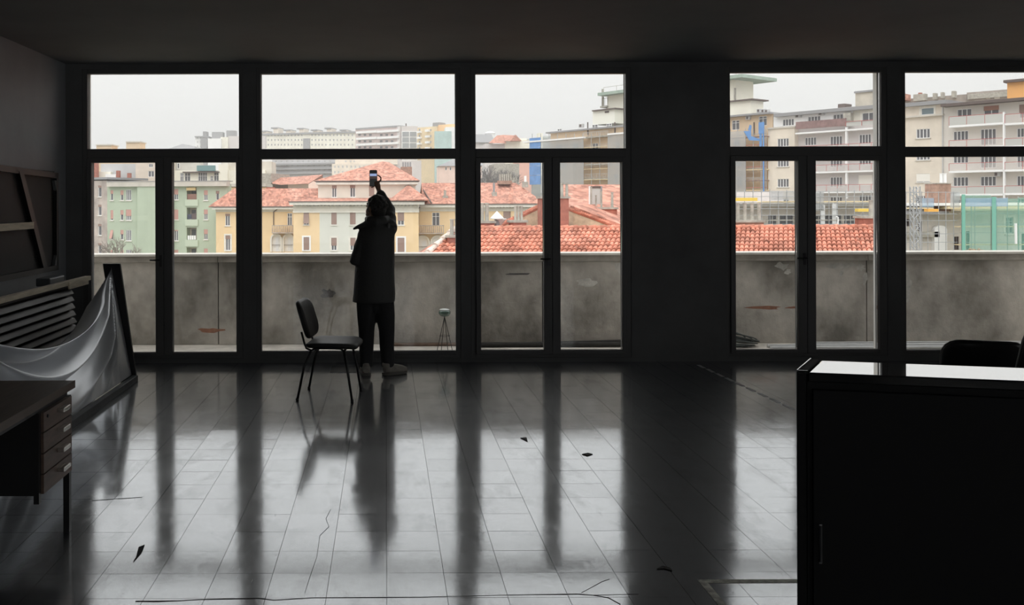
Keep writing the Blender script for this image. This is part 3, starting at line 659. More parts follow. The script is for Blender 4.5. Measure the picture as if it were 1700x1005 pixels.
for (ax, an) in ((-.190, 8), (.014, -62)):
    fd = R('Z', an)@Vector((0, 1, 0)); rt = R('Z', an)
    sh = MB(); o_ = Vector((ax, py_-.03, 0))
    sh.tube([o_-fd*.035+Vector((0,0,.055)), o_+Vector((0,0,.062)), o_+fd*.07+Vector((0,0,.056)), o_+fd*.15+Vector((0,0,.042)), o_+fd*.205+Vector((0,0,.036))], [.034, .044, .046, .042, .026], 14)
    sh.tube([o_-fd*.01+Vector((0,0,.06)), o_+Vector((0,0,.115))], [.042, .045], 14); sh.ell(o_-fd*.048+Vector((0,0,.105)), (.012, .012, .02))
    sho = fuse('shoe', sh, M_shoe, pr, .006, 3)
    so = MB(); pad(so, [(.044, .125, .042, 0), (.047, .130, .044, .006), (.046, .130, .044, .024)], lambda u, v, d: o_+fd*.075+rt@Vector((u, v, 0))+Vector((0,0,d+.0005))); so.build('sole', M_sole, sho, smooth=False)
# phone
M_ph = mat('black_phone_body', (0.01, 0.01, 0.011), .25)
ph = thing('smartphone', 'dark smartphone held up in the raised hand, screen lit', 'phone', (pc.x, pc.y, pc.z-.082))
pad(MB(), [(.0370, .081, .010, -.0035), (.0385, .0825, .011, -.002), (.0385, .0825, .011, .002), (.0370, .081, .010, .0035)], lambda u, v, d: (pc.x+u, pc.y+d, pc.z+v)).build('phone_body', M_ph, ph)
def scr(name, z0, z1, col, st_): MB().box(pc.x-.0345, pc.x+.0345, pc.y-.0040, pc.y-.0036, pc.z+z0, pc.z+z1).build(name, mat('screen_'+name, (0.01, 0.01, 0.01), .2, emit=(*col, st_)), ph)
scr('screen_sky', .022, .046, (.30, .38, .62), 1.0); scr('screen_town', -.004, .022, (.05, .035, .032), 1.0); scr('screen_controls', -.072, -.004, (.02, .02, .02), .4); scr('screen_top_bar', .046, .074, (.012, .012, .013), .4)
MB().tube([(pc.x+.020, pc.y+.0035, pc.z+.062), (pc.x+.020, pc.y+.006, pc.z+.062)], .008, 14).build('camera_lens', M_chrome, ph)

# ================================================================== the town outside
_rgb = rgb
def rgb(r, g, b, k=1.0):                     # photographed colours of sunless facades, paled and greyed to put haze into the colour
    m_ = (r+g+b)/3; return _rgb(r+(m_-r)*.10, g+(m_-g)*.10, b+(m_-b)*.10, 1.22*k)
def facing(tvec, A): n = Vector((tvec.y, -tvec.x)); return n if n.dot(-A) > 0 else -n
class Fac:
    """a facade plane through two plan points; everything on it is placed by the pixel at which it is seen"""
    def __init__(s, xl, dl, xr, dr, root=None):
        a_, b_ = P(xl, PY, dl), P(xr, PY, dr); s.A = Vector((a_.x, a_.y)); B_ = Vector((b_.x, b_.y)); s.t = (B_-s.A).normalized(); s.n = facing(s.t, s.A); s.root = root; s.holes = []
    def uv(s, x, y, off=0.0):
        r = ray(x, y); rn = Vector((r.x, r.y)).dot(s.n); k = (s.A.dot(s.n)+off)/rn; p = Vector((r.x, r.y))*k; return (p-s.A).dot(s.t), EYE+k*r.z
    def w(s, u, z, o): p = s.A+s.t*u+s.n*o; return Vector((p.x, p.y, z))
    def rect(s, x0, y0, x1, y1, off=0.0):
        xm, ym = (x0+x1)/2, (y0+y1)/2; return s.uv(x0, ym, off)[0], s.uv(x1, ym, off)[0], s.uv(xm, y1, off)[1], s.uv(xm, y0, off)[1]
    def bx(s, mb, u0, u1, z0, z1, o0, o1): return mb.hexa([s.w(u0, z0, o1), s.w(u1, z0, o1), s.w(u1, z0, o0), s.w(u0, z0, o0), s.w(u0, z1, o1), s.w(u1, z1, o1), s.w(u1, z1, o0), s.w(u0, z1, o0)])
    def part(s, name, m, x0, y0, x1, y1, o0, o1, parent=None, z0=None, at=0.0):
        u0, u1, za, zb = s.rect(x0, y0, x1, y1, at)
        if z0 is not None: za = z0
        return s.bx(MB(), u0, u1, za, zb, o0, o1).build(name, m, parent or s.root)
    def slab(s, name, m, x0, x1, y, th, o0, o1, parent=None, at=None):      # horizontal band whose top edge passes pixel y at its middle
        at = o1 if at is None else at; u0, u1 = s.uv(x0, y, at)[0], s.uv(x1, y, at)[0]; z = s.uv((x0+x1)/2, y, at)[1]
        return s.bx(MB(), u0, u1, z-th, z, o0, o1).build(name, m, parent or s.root)
    def wall(s, name, m, x0, x1, top, off=0.0, depth=10.0, z0=-16.0, rec=.22):
        """solid block with window holes (those registered with this offset)"""
        y_, xm = top[1], top[0]; u0, u1 = s.uv(x0, y_, off)[0], s.uv(x1, y_, off)[0]; z1 = s.uv(xm, y_, off)[1]
        hs = [h for h in s.holes if h[4] == off and h[0] >= u0-.01 and h[1] <= u1+.01 and h[2] > z0 and h[3] < z1]
        us = sorted({u0, u1, *[h[0] for h in hs], *[h[1] for h in hs]}); zs = sorted({z0, z1, *[h[2] for h in hs], *[h[3] for h in hs]}); mb = MB()
        for i in range(len(us)-1):
            um = (us[i]+us[i+1])/2; run = None
            for j in range(len(zs)-1):
                zm = (zs[j]+zs[j+1])/2
                if any(h[0] < um < h[1] and h[2] < zm < h[3] for h in hs): run = None; continue
                mb.quad([s.w(us[i], zs[j], off), s.w(us[i+1], zs[j], off), s.w(us[i+1], zs[j+1], off), s.w(us[i], zs[j+1], off)])
        for h in hs:
            a, b, c, d = [(h[0], h[2]), (h[1], h[2]), (h[1], h[3]), (h[0], h[3])]
            for p, q in ((a, b), (b, c), (c, d), (d, a)): mb.quad([s.w(*p, off), s.w(*q, off), s.w(*q, off-rec), s.w(*p, off-rec)])
            mb.quad([s.w(*q, off-rec) for q in (a, b, c, d)])
        bk = off-depth
        mb.quad([s.w(u0, z0, off), s.w(u0, z1, off), s.w(u0, z1, bk), s.w(u0, z0, bk)]); mb.quad([s.w(u1, z0, off), s.w(u1, z0, bk), s.w(u1, z1, bk), s.w(u1, z1, off)])
        mb.quad([s.w(u0, z1, off), s.w(u1, z1, off), s.w(u1, z1, bk), s.w(u0, z1, bk)]); mb.quad([s.w(u0, z0, bk), s.w(u0, z1, bk), s.w(u1, z1, bk), s.w(u1, z0, bk)])
        return mb.build(name, m, s.root, fix=False)
    def win(s, x0, y0, x1, y1, n=2, frame=None, shut=0.0, sm=None, pane=None, off=0.0, sill=None, surround=None, tr=0.0, fw=.07, tilt=False):
        frame = frame or M_wfr; pane = pane or M_pane
        u0, u1, z0, z1 = s.rect(x0, y0, x1, y1, off); s.holes.append((u0, u1, z0, z1, off)); r = s.root
        f0, f1 = off-.16, off-.06; mb = MB()
        s.bx(mb, u0, u0+fw, z0, z1, f0, f1); s.bx(mb, u1-fw, u1, z0, z1, f0, f1); s.bx(mb, u0+fw, u1-fw, z0, z0+fw, f0, f1); s.bx(mb, u0+fw, u1-fw, z1-fw, z1, f0, f1)
        for k in range(1, n):
            uc = u0+(u1-u0)*k/n; s.bx(mb, uc-fw*.6, uc+fw*.6, z0+fw, z1-fw, f0, f1)
        if tr: zt_ = z1-(z1-z0)*tr; s.bx(mb, u0+fw, u1-fw, zt_-fw*.5, zt_+fw*.5, f0, f1+.01)
        wn = mb.build('window', frame, r)
        s.bx(MB(), u0+.01, u1-.01, z0+.01, z1-.01, off-.20, off-.15).build('pane', pane, wn)
        if shut:
            sm = sm or M_shut
            if tilt:
                zt_ = z0+(z1-z0)*.12; mb = MB(); mb.hexa([s.w(u0, zt_, off+.55), s.w(u1, zt_, off+.55), s.w(u1, zt_, off+.50), s.w(u0, zt_, off+.50), s.w(u0, z1, off-.04), s.w(u1, z1, off-.04), s.w(u1, z1, off-.09), s.w(u0, z1, off-.09)]); mb.build('shutter', sm, wn)
            else: s.bx(MB(), u0+.01, u1-.01, z1-(z1-z0)*shut, z1-.01, off-.055, off-.02).build('shutter', sm, wn)
        if sill: s.bx(MB(), u0-.12, u1+.12, z0-.12, z0, off-.05, off+.12).build('sill', sill, wn)
        if surround:
            mb = MB(); e = .22; s.bx(mb, u0-e, u0, z0-.1, z1+e, off, off+.04); s.bx(mb, u1, u1+e, z0-.1, z1+e, off, off+.04); s.bx(mb, u0, u1, z1, z1+e, off, off+.04); mb.build('surround', surround, wn)
        return wn
    def rail(s, x0, x1, y0, y1, off, m, step=1.5, panel=None, parent=None):
        u0, u1 = s.uv(x0, y0, off)[0], s.uv(x1, y0, off)[0]; z1, z0 = s.uv((x0+x1)/2, y0, off)[1], s.uv((x0+x1)/2, y1, off)[1]; mb = MB()
        s.bx(mb, u0, u1, z1-.06, z1, off-.03, off+.03); k = max(1, int((u1-u0)/step))
        for q in range(k+1):
            u = u0+(u1-u0)*q/k; s.bx(mb, u-.025, u+.025, z0, z1-.06, off-.025, off+.025)
        ro = mb.build('railing', m, parent or s.root)
        if panel: s.bx(MB(), u0, u1, z0, z1-.08, off-.01, off+.01).build('railing_panel', panel, ro)
        return ro
def building(name, label, x, y, d, cat='building', group=None): p = P(x, y, d); return thing(name, label, cat, (p.x, p.y+4, -16), group=group)
M_wfr = mat('white_window_frame', rgb(232, 232, 230), .6); M_wfg = mat('grey_window_frame', rgb(176, 176, 176), .6)
M_pane = mat('dark_window_pane', rgb(98, 98, 102), .25); M_panel_ = mat('pale_blind_pane', rgb(206, 206, 206), .5); M_paneb = mat('bluish_pane', rgb(108, 124, 130), .2)
M_shut = mat('brown_roller_shutter', rgb(142, 116, 106), .75); M_shutp = mat('pink_roller_shutter', rgb(184, 140, 130), .75); M_shutw = mat('white_roller_shutter', rgb(218, 214, 206), .7)
M_sill = mat('pale_stone_trim', rgb(214, 210, 200), .8, noise=.12, nscale=2)
M_yel = mat('ochre_render', rgb(240, 194, 150), .9, noise=.10, nscale=.35); M_gry = mat('pale_grey_render', rgb(198, 199, 190), .9, noise=.08, nscale=.3)
M_att = mat('warm_grey_render', rgb(206, 202, 190), .9, noise=.12, nscale=.4); M_grn = mat('sage_green_render', rgb(168, 181, 160), .9, noise=.09, nscale=.3)
M_grn2 = mat('sage_green_trim', rgb(178, 190, 170), .9); M_grwall = mat('mottled_grey_brown_render', rgb(180, 168, 160), .95, noise=.35, nscale=.5); M_org = mat('peach_render', rgb(238, 192, 148), .9, noise=.08, nscale=.4)
M_roof = tile_roof_mat('red_clay_roof', rgb(204, 146, 126, .85), rgb(176, 116, 96, .85), 3.2); M_corn = mat('grey_stone_cornice', rgb(190, 184, 174), .85, noise=.15, nscale=.8)
M_brick = mat('red_brick', rgb(168, 104, 88), .9, noise=.35, nscale=3); M_brick2 = mat('brown_brick', rgb(158, 126, 110), .9, noise=.35, nscale=2.5); M_stone = mat('rough_stone_wall', rgb(196, 178, 150), .95, noise=.4, nscale=2.5)
M_grcap = mat('weathered_cement', rgb(168, 164, 154), .9, noise=.35, nscale=3); M_dk = mat('dark_metal_eave', rgb(92, 80, 76), .7); M_lead = mat('grey_sheet_metal', rgb(136, 136, 138), .6)
M_cream = mat('cream_render', rgb(224, 217, 203), .9, noise=.12, nscale=.3); M_tan = mat('tan_render', rgb(206, 182, 152), .9, noise=.12, nscale=.4); M_lil = mat('lilac_grey_render', rgb(194, 188, 186), .9, noise=.08, nscale=.3)
M_wht = mat('white_render', rgb(236, 233, 228), .9, noise=.06, nscale=.3); M_bei = mat('beige_render', rgb(214, 203, 188), .9, noise=.14, nscale=.35); M_redr = mat('red_painted_rail', rgb(176, 92, 92), .6); M_awn = mat('maroon_awning', rgb(140, 112, 110), .85, noise=.3, nscale=2)
M_gpan = mat('frosted_balcony_panel', rgb(176, 176, 172), .5); M_blue = mat('blue_tarpaulin', rgb(92, 140, 200), .6, noise=.2, nscale=.6); M_net = mat('grey_scaffold_net', rgb(178, 182, 184), .9, alpha=.38); M_gnet = mat('green_scaffold_net', rgb(120, 186, 166), .9, alpha=.24)
M_bnet = mat('blue_scaffold_net', rgb(150, 180, 204), .9, alpha=.4); M_pole = mat('galvanised_pole', rgb(160, 162, 164), .5, metal=.2); M_board = mat('pine_scaffold_board', rgb(214, 196, 158), .8); M_yb = mat('yellow_site_box', rgb(232, 192, 84), .7); M_ob = mat('orange_site_board', rgb(236, 166, 72), .7)

# ground and hillside under the town
gm = MB(); nx, ny = 40, 36; rg = random.Random(9)
def gh(x, y): h = -16.0 if y < 175 else -16+(y-175)*.085 if y < 520 else 13.3+(y-520)*.02; return h
for j in range(ny+1):
    y = 12+(1400-12)*(j/ny)**1.6
    for i in range(nx+1): x = -700+1500*i/nx; gm.v.append(Vector((x, y, gh(x, y)+(rg.uniform(-1, 1) if y > 180 else 0))))
for j in range(ny):
    for i in range(nx): a_ = j*(nx+1)+i; gm.f.append((a_, a_+1, a_+nx+2, a_+nx+1))
struct(gm.build('ground', mat('hillside_ground', rgb(140, 138, 126), .95, noise=.4, nscale=.06), fix=False))
struct(MB().box(-60, 60, -60, PD-.2, -17, -16).build('ground_yard', mat('asphalt', rgb(120, 118, 116), .95, noise=.2, nscale=.5)))
struct(MB().box(XL-6, XR+6, D+.3, PD+.3, -16, -.3).build('wall_below_terrace', M_fac))

# ---- green apartment block
g = building('green_apartment_block', 'sage green apartment block with loggias seen through the left window', 260, 300, 140)
f = Fac(178, 141, 385, 138, g)
for (x0, x1) in ((183.5, 188), (200, 205)):
    for k, (y0, y1) in enumerate(((316, 333), (349, 366), (382, 398), (415, 432))): f.win(x0, y0, x1, y1, 1, shut=(.35, .85, .75, .4)[k] if x0 < 190 else .45, sm=M_shutp, sill=M_sill, tilt=(x0 < 190 and k == 2))
for k, (y0, y1) in enumerate(((315, 333), (348, 366), (382, 400), (415, 433))): f.win(209, y0, 218, y1, 3, shut=(0, .6, 0, 0)[k], sm=M_shutp, sill=M_sill)
for k, (y0, y1) in enumerate(((314, 332), (348, 365), (382, 400), (415, 432))): f.win(289, y0, 296, y1, 2, shut=(.5, .97, .1, .8)[k], sm=M_shutp, sill=M_sill)
for k, (y0, y1) in enumerate(((316, 333), (348, 365), (381, 398), (413, 430))): f.win(338.5, y0, 345, y1, 2, shut=.45, sm=M_shutp, sill=M_sill)
f.win(358.5, 317, 364, 332.5, 1, shut=.3, sm=M_shut)
M_log = mat('loggia_wall', rgb(190, 176, 164), .9); M_cloth2 = mat('dark_laundry', rgb(74, 80, 96), .9, noise=.4, nscale=2); M_lau = mat('white_laundry', rgb(222, 224, 232), .9)
for k, (y0, y1) in enumerate(((311, 332), (345, 365), (378, 399), (411, 432))):
    u0, u1, z0, z1 = f.rect(310, y0, 326.5, y1); f.holes.append((u0, u1, z0, z1, 0.0))
    lg = f.bx(MB(), u0, u1, z0, z1, -1.42, -1.38).build('loggia', M_log, g)
    f.bx(MB(), u0+.3, u0+.95, z0, z1-.35, -1.38, -1.33).build('door', M_pane, lg)
    f.bx(MB(), u0-.2, u1+.25, z0-.95, z0+.05, 0, .18).build('balcony_front', M_grn2, g)
    if k == 0: f.bx(MB(), u0, u1, z0, z0+.9, -.25, -.2).build('balcony_screen', mat('brown_screen', rgb(140, 104, 92), .9), lg); f.bx(MB(), u0, u1-.15, z1-.5, z1-.04, -.2, .15).build('awning', mat('tan_awning', rgb(214, 190, 138), .9), lg)
    if k == 1: f.bx(MB(), u0+.1, u0+.75, z0+.1, z0+.85, -.12, -.05).build('laundry', M_cloth2, lg); f.bx(MB(), u0+.8, u1-.1, z0+.1, z0+.95, -.12, -.05).build('laundry', mat('brown_laundry', rgb(96, 84, 84), .9), lg)
    if k == 2:
        for q in range(4): f.bx(MB(), u0+.12+q*.34, u0+.40+q*.34, z0+.08, z0+.72, -.1, -.06).build('laundry', M_lau, lg)
f.wall('wall', M_grn, 178, 376, (300, 306), rec=1.5, depth=2.4)
f.part('projecting_bay', M_grn, 228, 306.5, 286, 440, 0, .6, z0=-16, at=.6)
f.slab('cornice', M_corn, 177, 376, 301.5, .75, -1, .75, at=.75)
f.slab('roof_slab', M_lead, 177, 376, 300.5, .10, -2.4, .8, at=.8)
g = building('grey_party_wall_block', 'grey-brown rendered block adjoining the green building at the far left', 160, 300, 141)
f = Fac(80, 147, 178, 141.2, g)
for (y0, y1) in ((308, 327), (340, 358), (372, 391), (404, 421)): f.win(163, y0, 168.5, y1, 1, shut=.2, sm=M_shut, sill=M_sill)
f.wall('wall', M_grwall, -140, 177.9, (165, 300)); f.slab('roof_edge', M_lead, -141, 178, 297.5, .35, -9, .3)
g = building('peach_block', 'narrow peach rendered block between green block and red tiled house', 385, 310, 152)
f = Fac(376, 150, 440, 150, g); f.win(385.5, 317.5, 392, 334, 2, shut=.5, sm=M_shutp); f.wall('wall', M_org, 376, 440, (390, 311)); f.slab('cornice', M_corn, 375.8, 441, 305, .5, -9, .3)

# ---- buildings on the rise behind the green block
g = building('penthouse_terrace_block', 'cream rooftop flats with teal awning above the green block', 330, 290, 170)
f = Fac(281, 172, 440, 172, g)
for q in ((299, 287, 305, 301), (306.5, 287, 316, 301), (329, 286, 344, 302), (355, 284, 364, 303), (349, 292, 354, 302)): f.win(*q, 2 if q[2]-q[0] < 12 else 4, tr=.4)
f.win(294, 271, 298, 280, 1)
f.wall('wall', M_cream, 281, 440, (330, 283), depth=6); f.part('upper_wall', mat('grey_concrete', rgb(176, 174, 168), .9, noise=.2, nscale=.4), 281, 268, 327, 284, -6, -3)
f.part('awning', mat('teal_awning', rgb(104, 138, 140), .8), 328, 275, 358, 284, 0, .8); f.slab('roof_ledge', M_dk, 303, 364, 285, .2, -.5, .9)
f.part('side_tower', M_cream, 364, 273, 379, 440, -3, .6, z0=-16); f.part('tall_block', mat('stone_grey_render', rgb(200, 194, 182), .9, noise=.25, nscale=.3), 379, 268, 450, 440, -8, -1, z0=-16)
g = building('rooftop_jumble_block', 'stepped grey and cream roofs with brick stacks over the far left block', 205, 290, 168)
f = Fac(120, 170, 281, 170, g)
f.win(247, 272, 254, 278, 2); f.win(246, 284, 256, 294, 2); f.win(160, 286, 178, 296, 3, frame=M_wfg)
f.wall('wall', mat('greige_render', rgb(206, 194, 180), .9, noise=.2, nscale=.25), 225, 281, (250, 262), depth=8); f.part('grey_gable', mat('blue_grey_wall', rgb(186, 188, 190), .9, noise=.15, nscale=.4), 166, 272, 228, 440, -9, -.5, z0=-16)
f.part('low_cream_wall', M_cream, -150, 286, 186, 440, -3, .8, z0=-16); f.part('chimney_stack', M_brick, 157.5, 271, 166.5, 297, .8, 2); f.part('chimney_stack', M_brick, 198, 284, 203, 298, 1, 2); f.part('chimney_stack', M_brick, 216, 288, 221, 298, 1, 2); f.part('water_tank', M_wht, 181, 290, 198, 298, 1, 2.2)
g = building('stair_head_block', 'low yellow roof house with two stair heads on the left skyline', 200, 245, 210)
f = Fac(120, 215, 300, 215, g); f.wall('wall', M_tan, -160, 268, (200, 247.5)); f.part('stair_head', M_tan, 160, 241, 185, 250, -5, 0); f.part('stair_head', M_tan, 209.5, 235.5, 232, 250, -5, 0); f.slab('cap', M_corn, 208.5, 233, 234.5, .3, -5.3, .3); f.slab('cap', M_corn, 159, 186, 239.5, .3, -5.3, .3); f.win(226, 237.5, 230, 239.5, 1)
g = building('pale_far_roof', 'faint grey pitched roof on the hill behind the left window', 303, 245, 330)
a_ = [P(280, 247, 330), P(303, 239, 336), P(323, 243, 336), P(324, 250, 330)]
MB().prism(a_, (0, 12, 0)).build('roof', M_lead, g); MB().box(a_[0].x, a_[3].x, 331, 345, 5, a_[0].z).build('wall', M_lil, g)

# ---- white towers and long slab on the hill
def far_grid(f, xs, ys, w_, h_, m=None, fr=None):
    for x in xs:
        for y in ys: f.win(x-w_/2, y-h_/2, x+w_/2, y+h_/2, 1, frame=fr or M_wfg, pane=m or M_pane, fw=.2)
g = building('white_tower_block', 'white high-rise with grey rooftop boxes behind the left window', 360, 225, 400)
f = Fac(324, 405, 432, 405, g)
far_grid(f, (328, 333), (229, 236, 243), 2, 2.5); far_grid(f, (356, 363, 369, 375), (234, 240, 245), 2.6, 2.4)
f.wall('wall', M_wht, 324, 345, (333, 226.5)); f.part('grey_core', M_lead, 334, 230, 345, 300, 0, 1.5); f.part('white_wing', M_wht, 345, 230, 367, 320, -6, 3, z0=-16, at=3); f.part('white_wing', M_cream, 367, 228, 379, 320, -6, 1, z0=-16)
f.part('grey_wing', M_lil, 379, 226, 440, 320, -6, 0, z0=-16); f.part('roof_box', M_lead, 336, 218, 342, 227, -6, -1); f.part('roof_box', M_lead, 351, 219, 369, 231, -6, -1); f.part('roof_box', M_lead, 375, 216.5, 390, 227, -6, -1); f.slab('roof_slab', M_lead, 323, 346, 226, .5, -8, 1)
g = building('long_yellow_slab', 'long pale yellow apartment slab with capped stair towers on the hill', 510, 230, 420)
f = Fac(425, 430, 592, 415, g); xs_ = [440, 445.5, 451, 456.5, 462, 467, 472.5, 478.5, 484, 490, 495.5, 501, 518, 524, 529.5, 535, 541, 548, 554, 560, 566, 572, 578.5, 585]
far_grid(f, xs_, (224.5, 232.5, 240.5, 248.5, 256), 2.3, 3.2, m=mat('grey_far_pane', rgb(96, 94, 92), .5))
f.wall('wall', M_cream, 425, 592, (510, 221)); f.part('loggia_strip', M_lead, 504, 230, 515, 262, 0, .5)
for k, (x, y) in enumerate(((436, 217), (455, 211.5), (476, 215), (498, 212.5), (521, 215), (544, 212), (569, 215))):
    f.part('stair_tower', M_bei, x-4, y+1, x+4, 223, -8, -2); f.slab('tower_cap', M_lead, x-5.5, x+5.5, y, .6, -9, -1.5)
f.slab('roof_edge', M_lead, 424, 592, 220, .8, -10, .8)
g = building('white_balcony_slab', 'white high-rise with continuous balconies above the palazzo roof', 630, 225, 360)
f = Fac(590, 372, 664, 358, g); M_pkr = mat('pinkish_recess', rgb(198, 180, 176), .9, noise=.2, nscale=.3)
f.wall('wall', M_pkr, 590, 663, (626, 211))
for k, y in enumerate((217.5, 228, 238, 248, 258)):
    f.part('balcony', M_wht, 591, y, 624.5, y+3.4, 0, 1.6, at=1.6); f.part('balcony', M_wht, 625.5, y-1.5, 661.5, y+1.9, 0, 1.6, at=1.6)
    for x in (597, 606, 615, 633, 642, 651): f.part('window', M_pane, x-2, y+5.2, x+2, y+8.2, 0, .1)
f.slab('roof_edge', M_lead, 590, 663, 210.5, .6, -10, .5); f.part('roof_aerial', M_dk, 664.2, 204, 665.2, 210, -4, -3.6); f.part('end_fin', M_lil, 662, 210, 666.5, 300, -8, 1, z0=-16)
g = building('glazed_end_block', 'grey tower end with a white framed grid of windows', 680, 225, 355)
f = Fac(666.5, 357, 694, 357, g); f.wall('wall', M_lil, 666.5, 694, (680, 209.5)); gm_ = f.part('window_grid', M_wfr, 666.8, 218, 692.5, 300, 0, .3)
for k in range(5):
    for x in (668, 680.4): f.part('pane', mat('slate_pane', rgb(140, 144, 148), .3), x, 219+9.4*k, x+11, 227+9.4*k, .3, .4)
g = building('ochre_balcony_tower', 'ochre tower with small balconies on the hill right of the white slab', 708, 225, 340)
f = Fac(693, 348, 748, 338, g); far_grid(f, (696.5,), (216, 226, 236, 246), 3, 4); far_grid(f, (715,), (216, 226, 236, 246), 2.5, 4)
f.wall('wall', mat('ochre_tower_render', rgb(212, 190, 152), .9, noise=.15, nscale=.2), 693, 725, (708, 211))
for k in range(5): f.part('balcony', M_wht, 695, 218+9.7*k, 700.5, 221+9.7*k, 0, 1.4); f.part('balcony', M_wht, 709, 215.5+9.7*k, 714.5, 219+9.7*k, 0, 1.4)
f.part('roof_tank', M_lead, 713, 203, 724, 209.5, -6, -2); f.part('upper_block', mat('orange_top_render', rgb(224, 184, 136), .9), 725, 206.5, 748, 280, -8, -1, z0=-16)
g = building('netted_tower', 'tower wrapped in pale green net at the right end of the hill skyline', 735, 230, 330)
f = Fac(722, 332, 764, 332, g); f.wall('wall', M_wht, 740, 790, (748, 211)); f.part('netting', mat('teal_building_net', rgb(166, 190, 186), .9, noise=.2, nscale=.25), 722, 218, 749.5, 300, -3.5, .4, z0=-16)

# ---- middle-distance masses behind the palazzo
g = building('grey_terraced_flats', 'wide grey terraced flats rising just behind the palazzo roofs', 500, 280, 260)
f = Fac(425, 265, 562, 255, g); far_grid(f, [458+9*k for k in range(11)], (268, 275, 282, 289), 4.5, 3, m=M_pane)
f.wall('wall', mat('smoke_grey_render', rgb(180, 180, 182), .9, noise=.2, nscale=.15), 452, 560, (505, 262)); f.part('side_wing', M_wht, 425, 264, 452, 310, -8, -1, z0=-16)
for k, y in enumerate((271, 278.5, 286)): f.slab('balcony_band', M_lead, 455, 558, y, .5, 0, 1)
g = building('beige_long_block', 'beige block with small square windows behind the peak of the palazzo roof', 600, 270, 235)
f = Fac(551, 240, 680, 240, g); far_grid(f, (556, 562, 569, 576, 583, 590, 597, 604), (277, 286), 2.6, 3.6); far_grid(f, (574, 582, 588), (268,), 2.4, 2.6)
f.wall('wall', M_bei, 551, 640, (600, 272), off=0.0); f.part('upper_block', M_bei, 556, 263, 660, 273, -6, -1); f.part('grey_wing', M_lil, 640, 266, 700, 330, -9, -2, z0=-16)
g = building('pink_gabled_house', 'small pink house with grey roof behind the palazzo chimney', 745, 275, 200)
f = Fac(728, 205, 800, 205, g); f.win(739, 277.5, 742, 283, 1); f.win(746.5, 277.5, 749.5, 283, 1)
f.wall('wall', mat('pink_render', rgb(226, 196, 184), .9, noise=.1, nscale=.4), 729, 800, (745, 276)); MB().prism([P(727, 276, 204.5), P(750, 265.5, 207), P(802, 262, 207), P(802, 275, 204.5)], (0, 6, 0)).build('roof', M_lead, g)
g = building('red_roofed_row', 'low row of red tiled houses behind the left wing of the palazzo', 500, 300, 165)
f = Fac(425, 168, 530, 165, g); f.wall('wall', M_wht, 478, 515, (495, 306)); f.wall('wall', M_grcap, 425, 450, (435, 288))
MB().quad([P(465, 307, 163), P(512, 305, 163), P(536, 290, 172), P(466, 295, 172)]).quad([P(452, 305, 166), P(466, 307, 163), P(466, 295, 172), P(452, 296, 174)]).quad([P(466, 295, 172), P(536, 290, 172), P(536, 305, 180), P(466, 308, 180)]).build('roof', M_roof, g)
MB().prism([P(512, 306, 163), P(520, 301, 163), P(528, 307, 163), P(528, 315, 163), P(512, 315, 163)], (0, 4, 0)).build('gable', mat('pale_pink_gable', rgb(228, 196, 182), .9), g)

# ---- the palazzo
g = building('palazzo', 'ochre and grey palazzo with stone cornices and red hipped roofs in the middle', 600, 340, 128)
f = Fac(480, 128, 710, 128, g)                 # projecting centre
for (x0, x1) in ((550, 559), (581, 590.5), (612, 621.5)): f.win(x0, 353, x1, 373.5, 2, shut=.97, sill=M_sill)
f.win(504, 353, 513, 373.5, 2, shut=.9, sill=M_sill, tilt=True); f.win(660, 352, 671, 374, 2, shut=.68, sill=M_sill)
for (x0, x1) in ((550, 559), (581.5, 590.5), (612, 621.5)): f.win(x0, 395, x1, 416, 2, shut=.62, sill=M_sill, surround=M_sill)
f.win(504, 394, 513.5, 416, 2, shut=.95, sill=M_sill, surround=M_wfr); f.win(660, 395, 671.5, 419, 2, shut=.97, sill=M_sill, surround=M_wfr)
f.wall('wall', M_yel, 487, 530.5, (590, 352)); f.wall('wall', M_gry, 530.5, 650, (590, 352)); f.wall('wall', M_yel, 650, 695, (590, 352))
f.part('frieze', M_att, 486.5, 338.5, 695.5, 352.5, -2, .12, at=.12); f.slab('string_course', M_sill, 486, 696, 351, .18, 0, .22); f.slab('cornice', M_sill, 480, 705, 335.2, .42, -1, 1.0); f.slab('gutter', M_dk, 478.5, 706, 334, .13, -1, 1.15)
for k in range(34): x = 489+6.1*k; f.part('modillion', M_grcap, x, 340.3, x+2.6, 342.6, .1, .7, at=.7)
fa = Fac(480, 131.5, 710, 131.5, g)            # attic storey
fa.win(551, 308, 559, 328, 2, shut=.25, sill=M_sill); fa.win(581, 307.5, 590, 327.5, 2, shut=.25, sill=M_sill); fa.win(612.5, 307, 621.5, 327, 2, shut=.97, sill=M_sill)
fa.wall('wall', M_att, 528, 690, (600, 303), z0=1); fa.slab('attic_cornice', M_sill, 524, 694, 302.5, .35, -8, .6); fa.slab('attic_gutter', M_dk, 522, 696, 300, .14, -8, .75)
zr = fa.uv(600, 300, .7)[1]
def roofmesh(polys, m=M_roof, parent=None, th=.15):
    mb = MB()
    for p in polys: mb.quad(p)
    o = mb.build('roof', m, parent); sd_ = o.modifiers.new('t', 'SOLIDIFY'); sd_.thickness = th; sd_.offset = -1; return o
xa, xb = P(521, 300, 130.8), P(697, 298, 130.8); xa.z = xb.z = zr; pk = P(635, 268, 138.5); pk2 = pk+Vector((1.0, 3, 0)); xc, xd_ = xa+Vector((0, 16, 0)), xb+Vector((0, 16, 0))
roofmesh([[xa, xb, pk], [xa, pk, pk2, xc], [xb, xd_, pk2, pk], [xc, pk2, xd_]], parent=g)
st_ = fa.part('chimney_stack', M_brick2, 665.5, 277, 684, 292, -7, -4.5, at=-4.5)
for k in range(4): fa.part('chimney_pot', M_lead, 668+4*k, 269, 670.8+4*k, 277.5, -6.3, -5.6, parent=st_, at=-5)
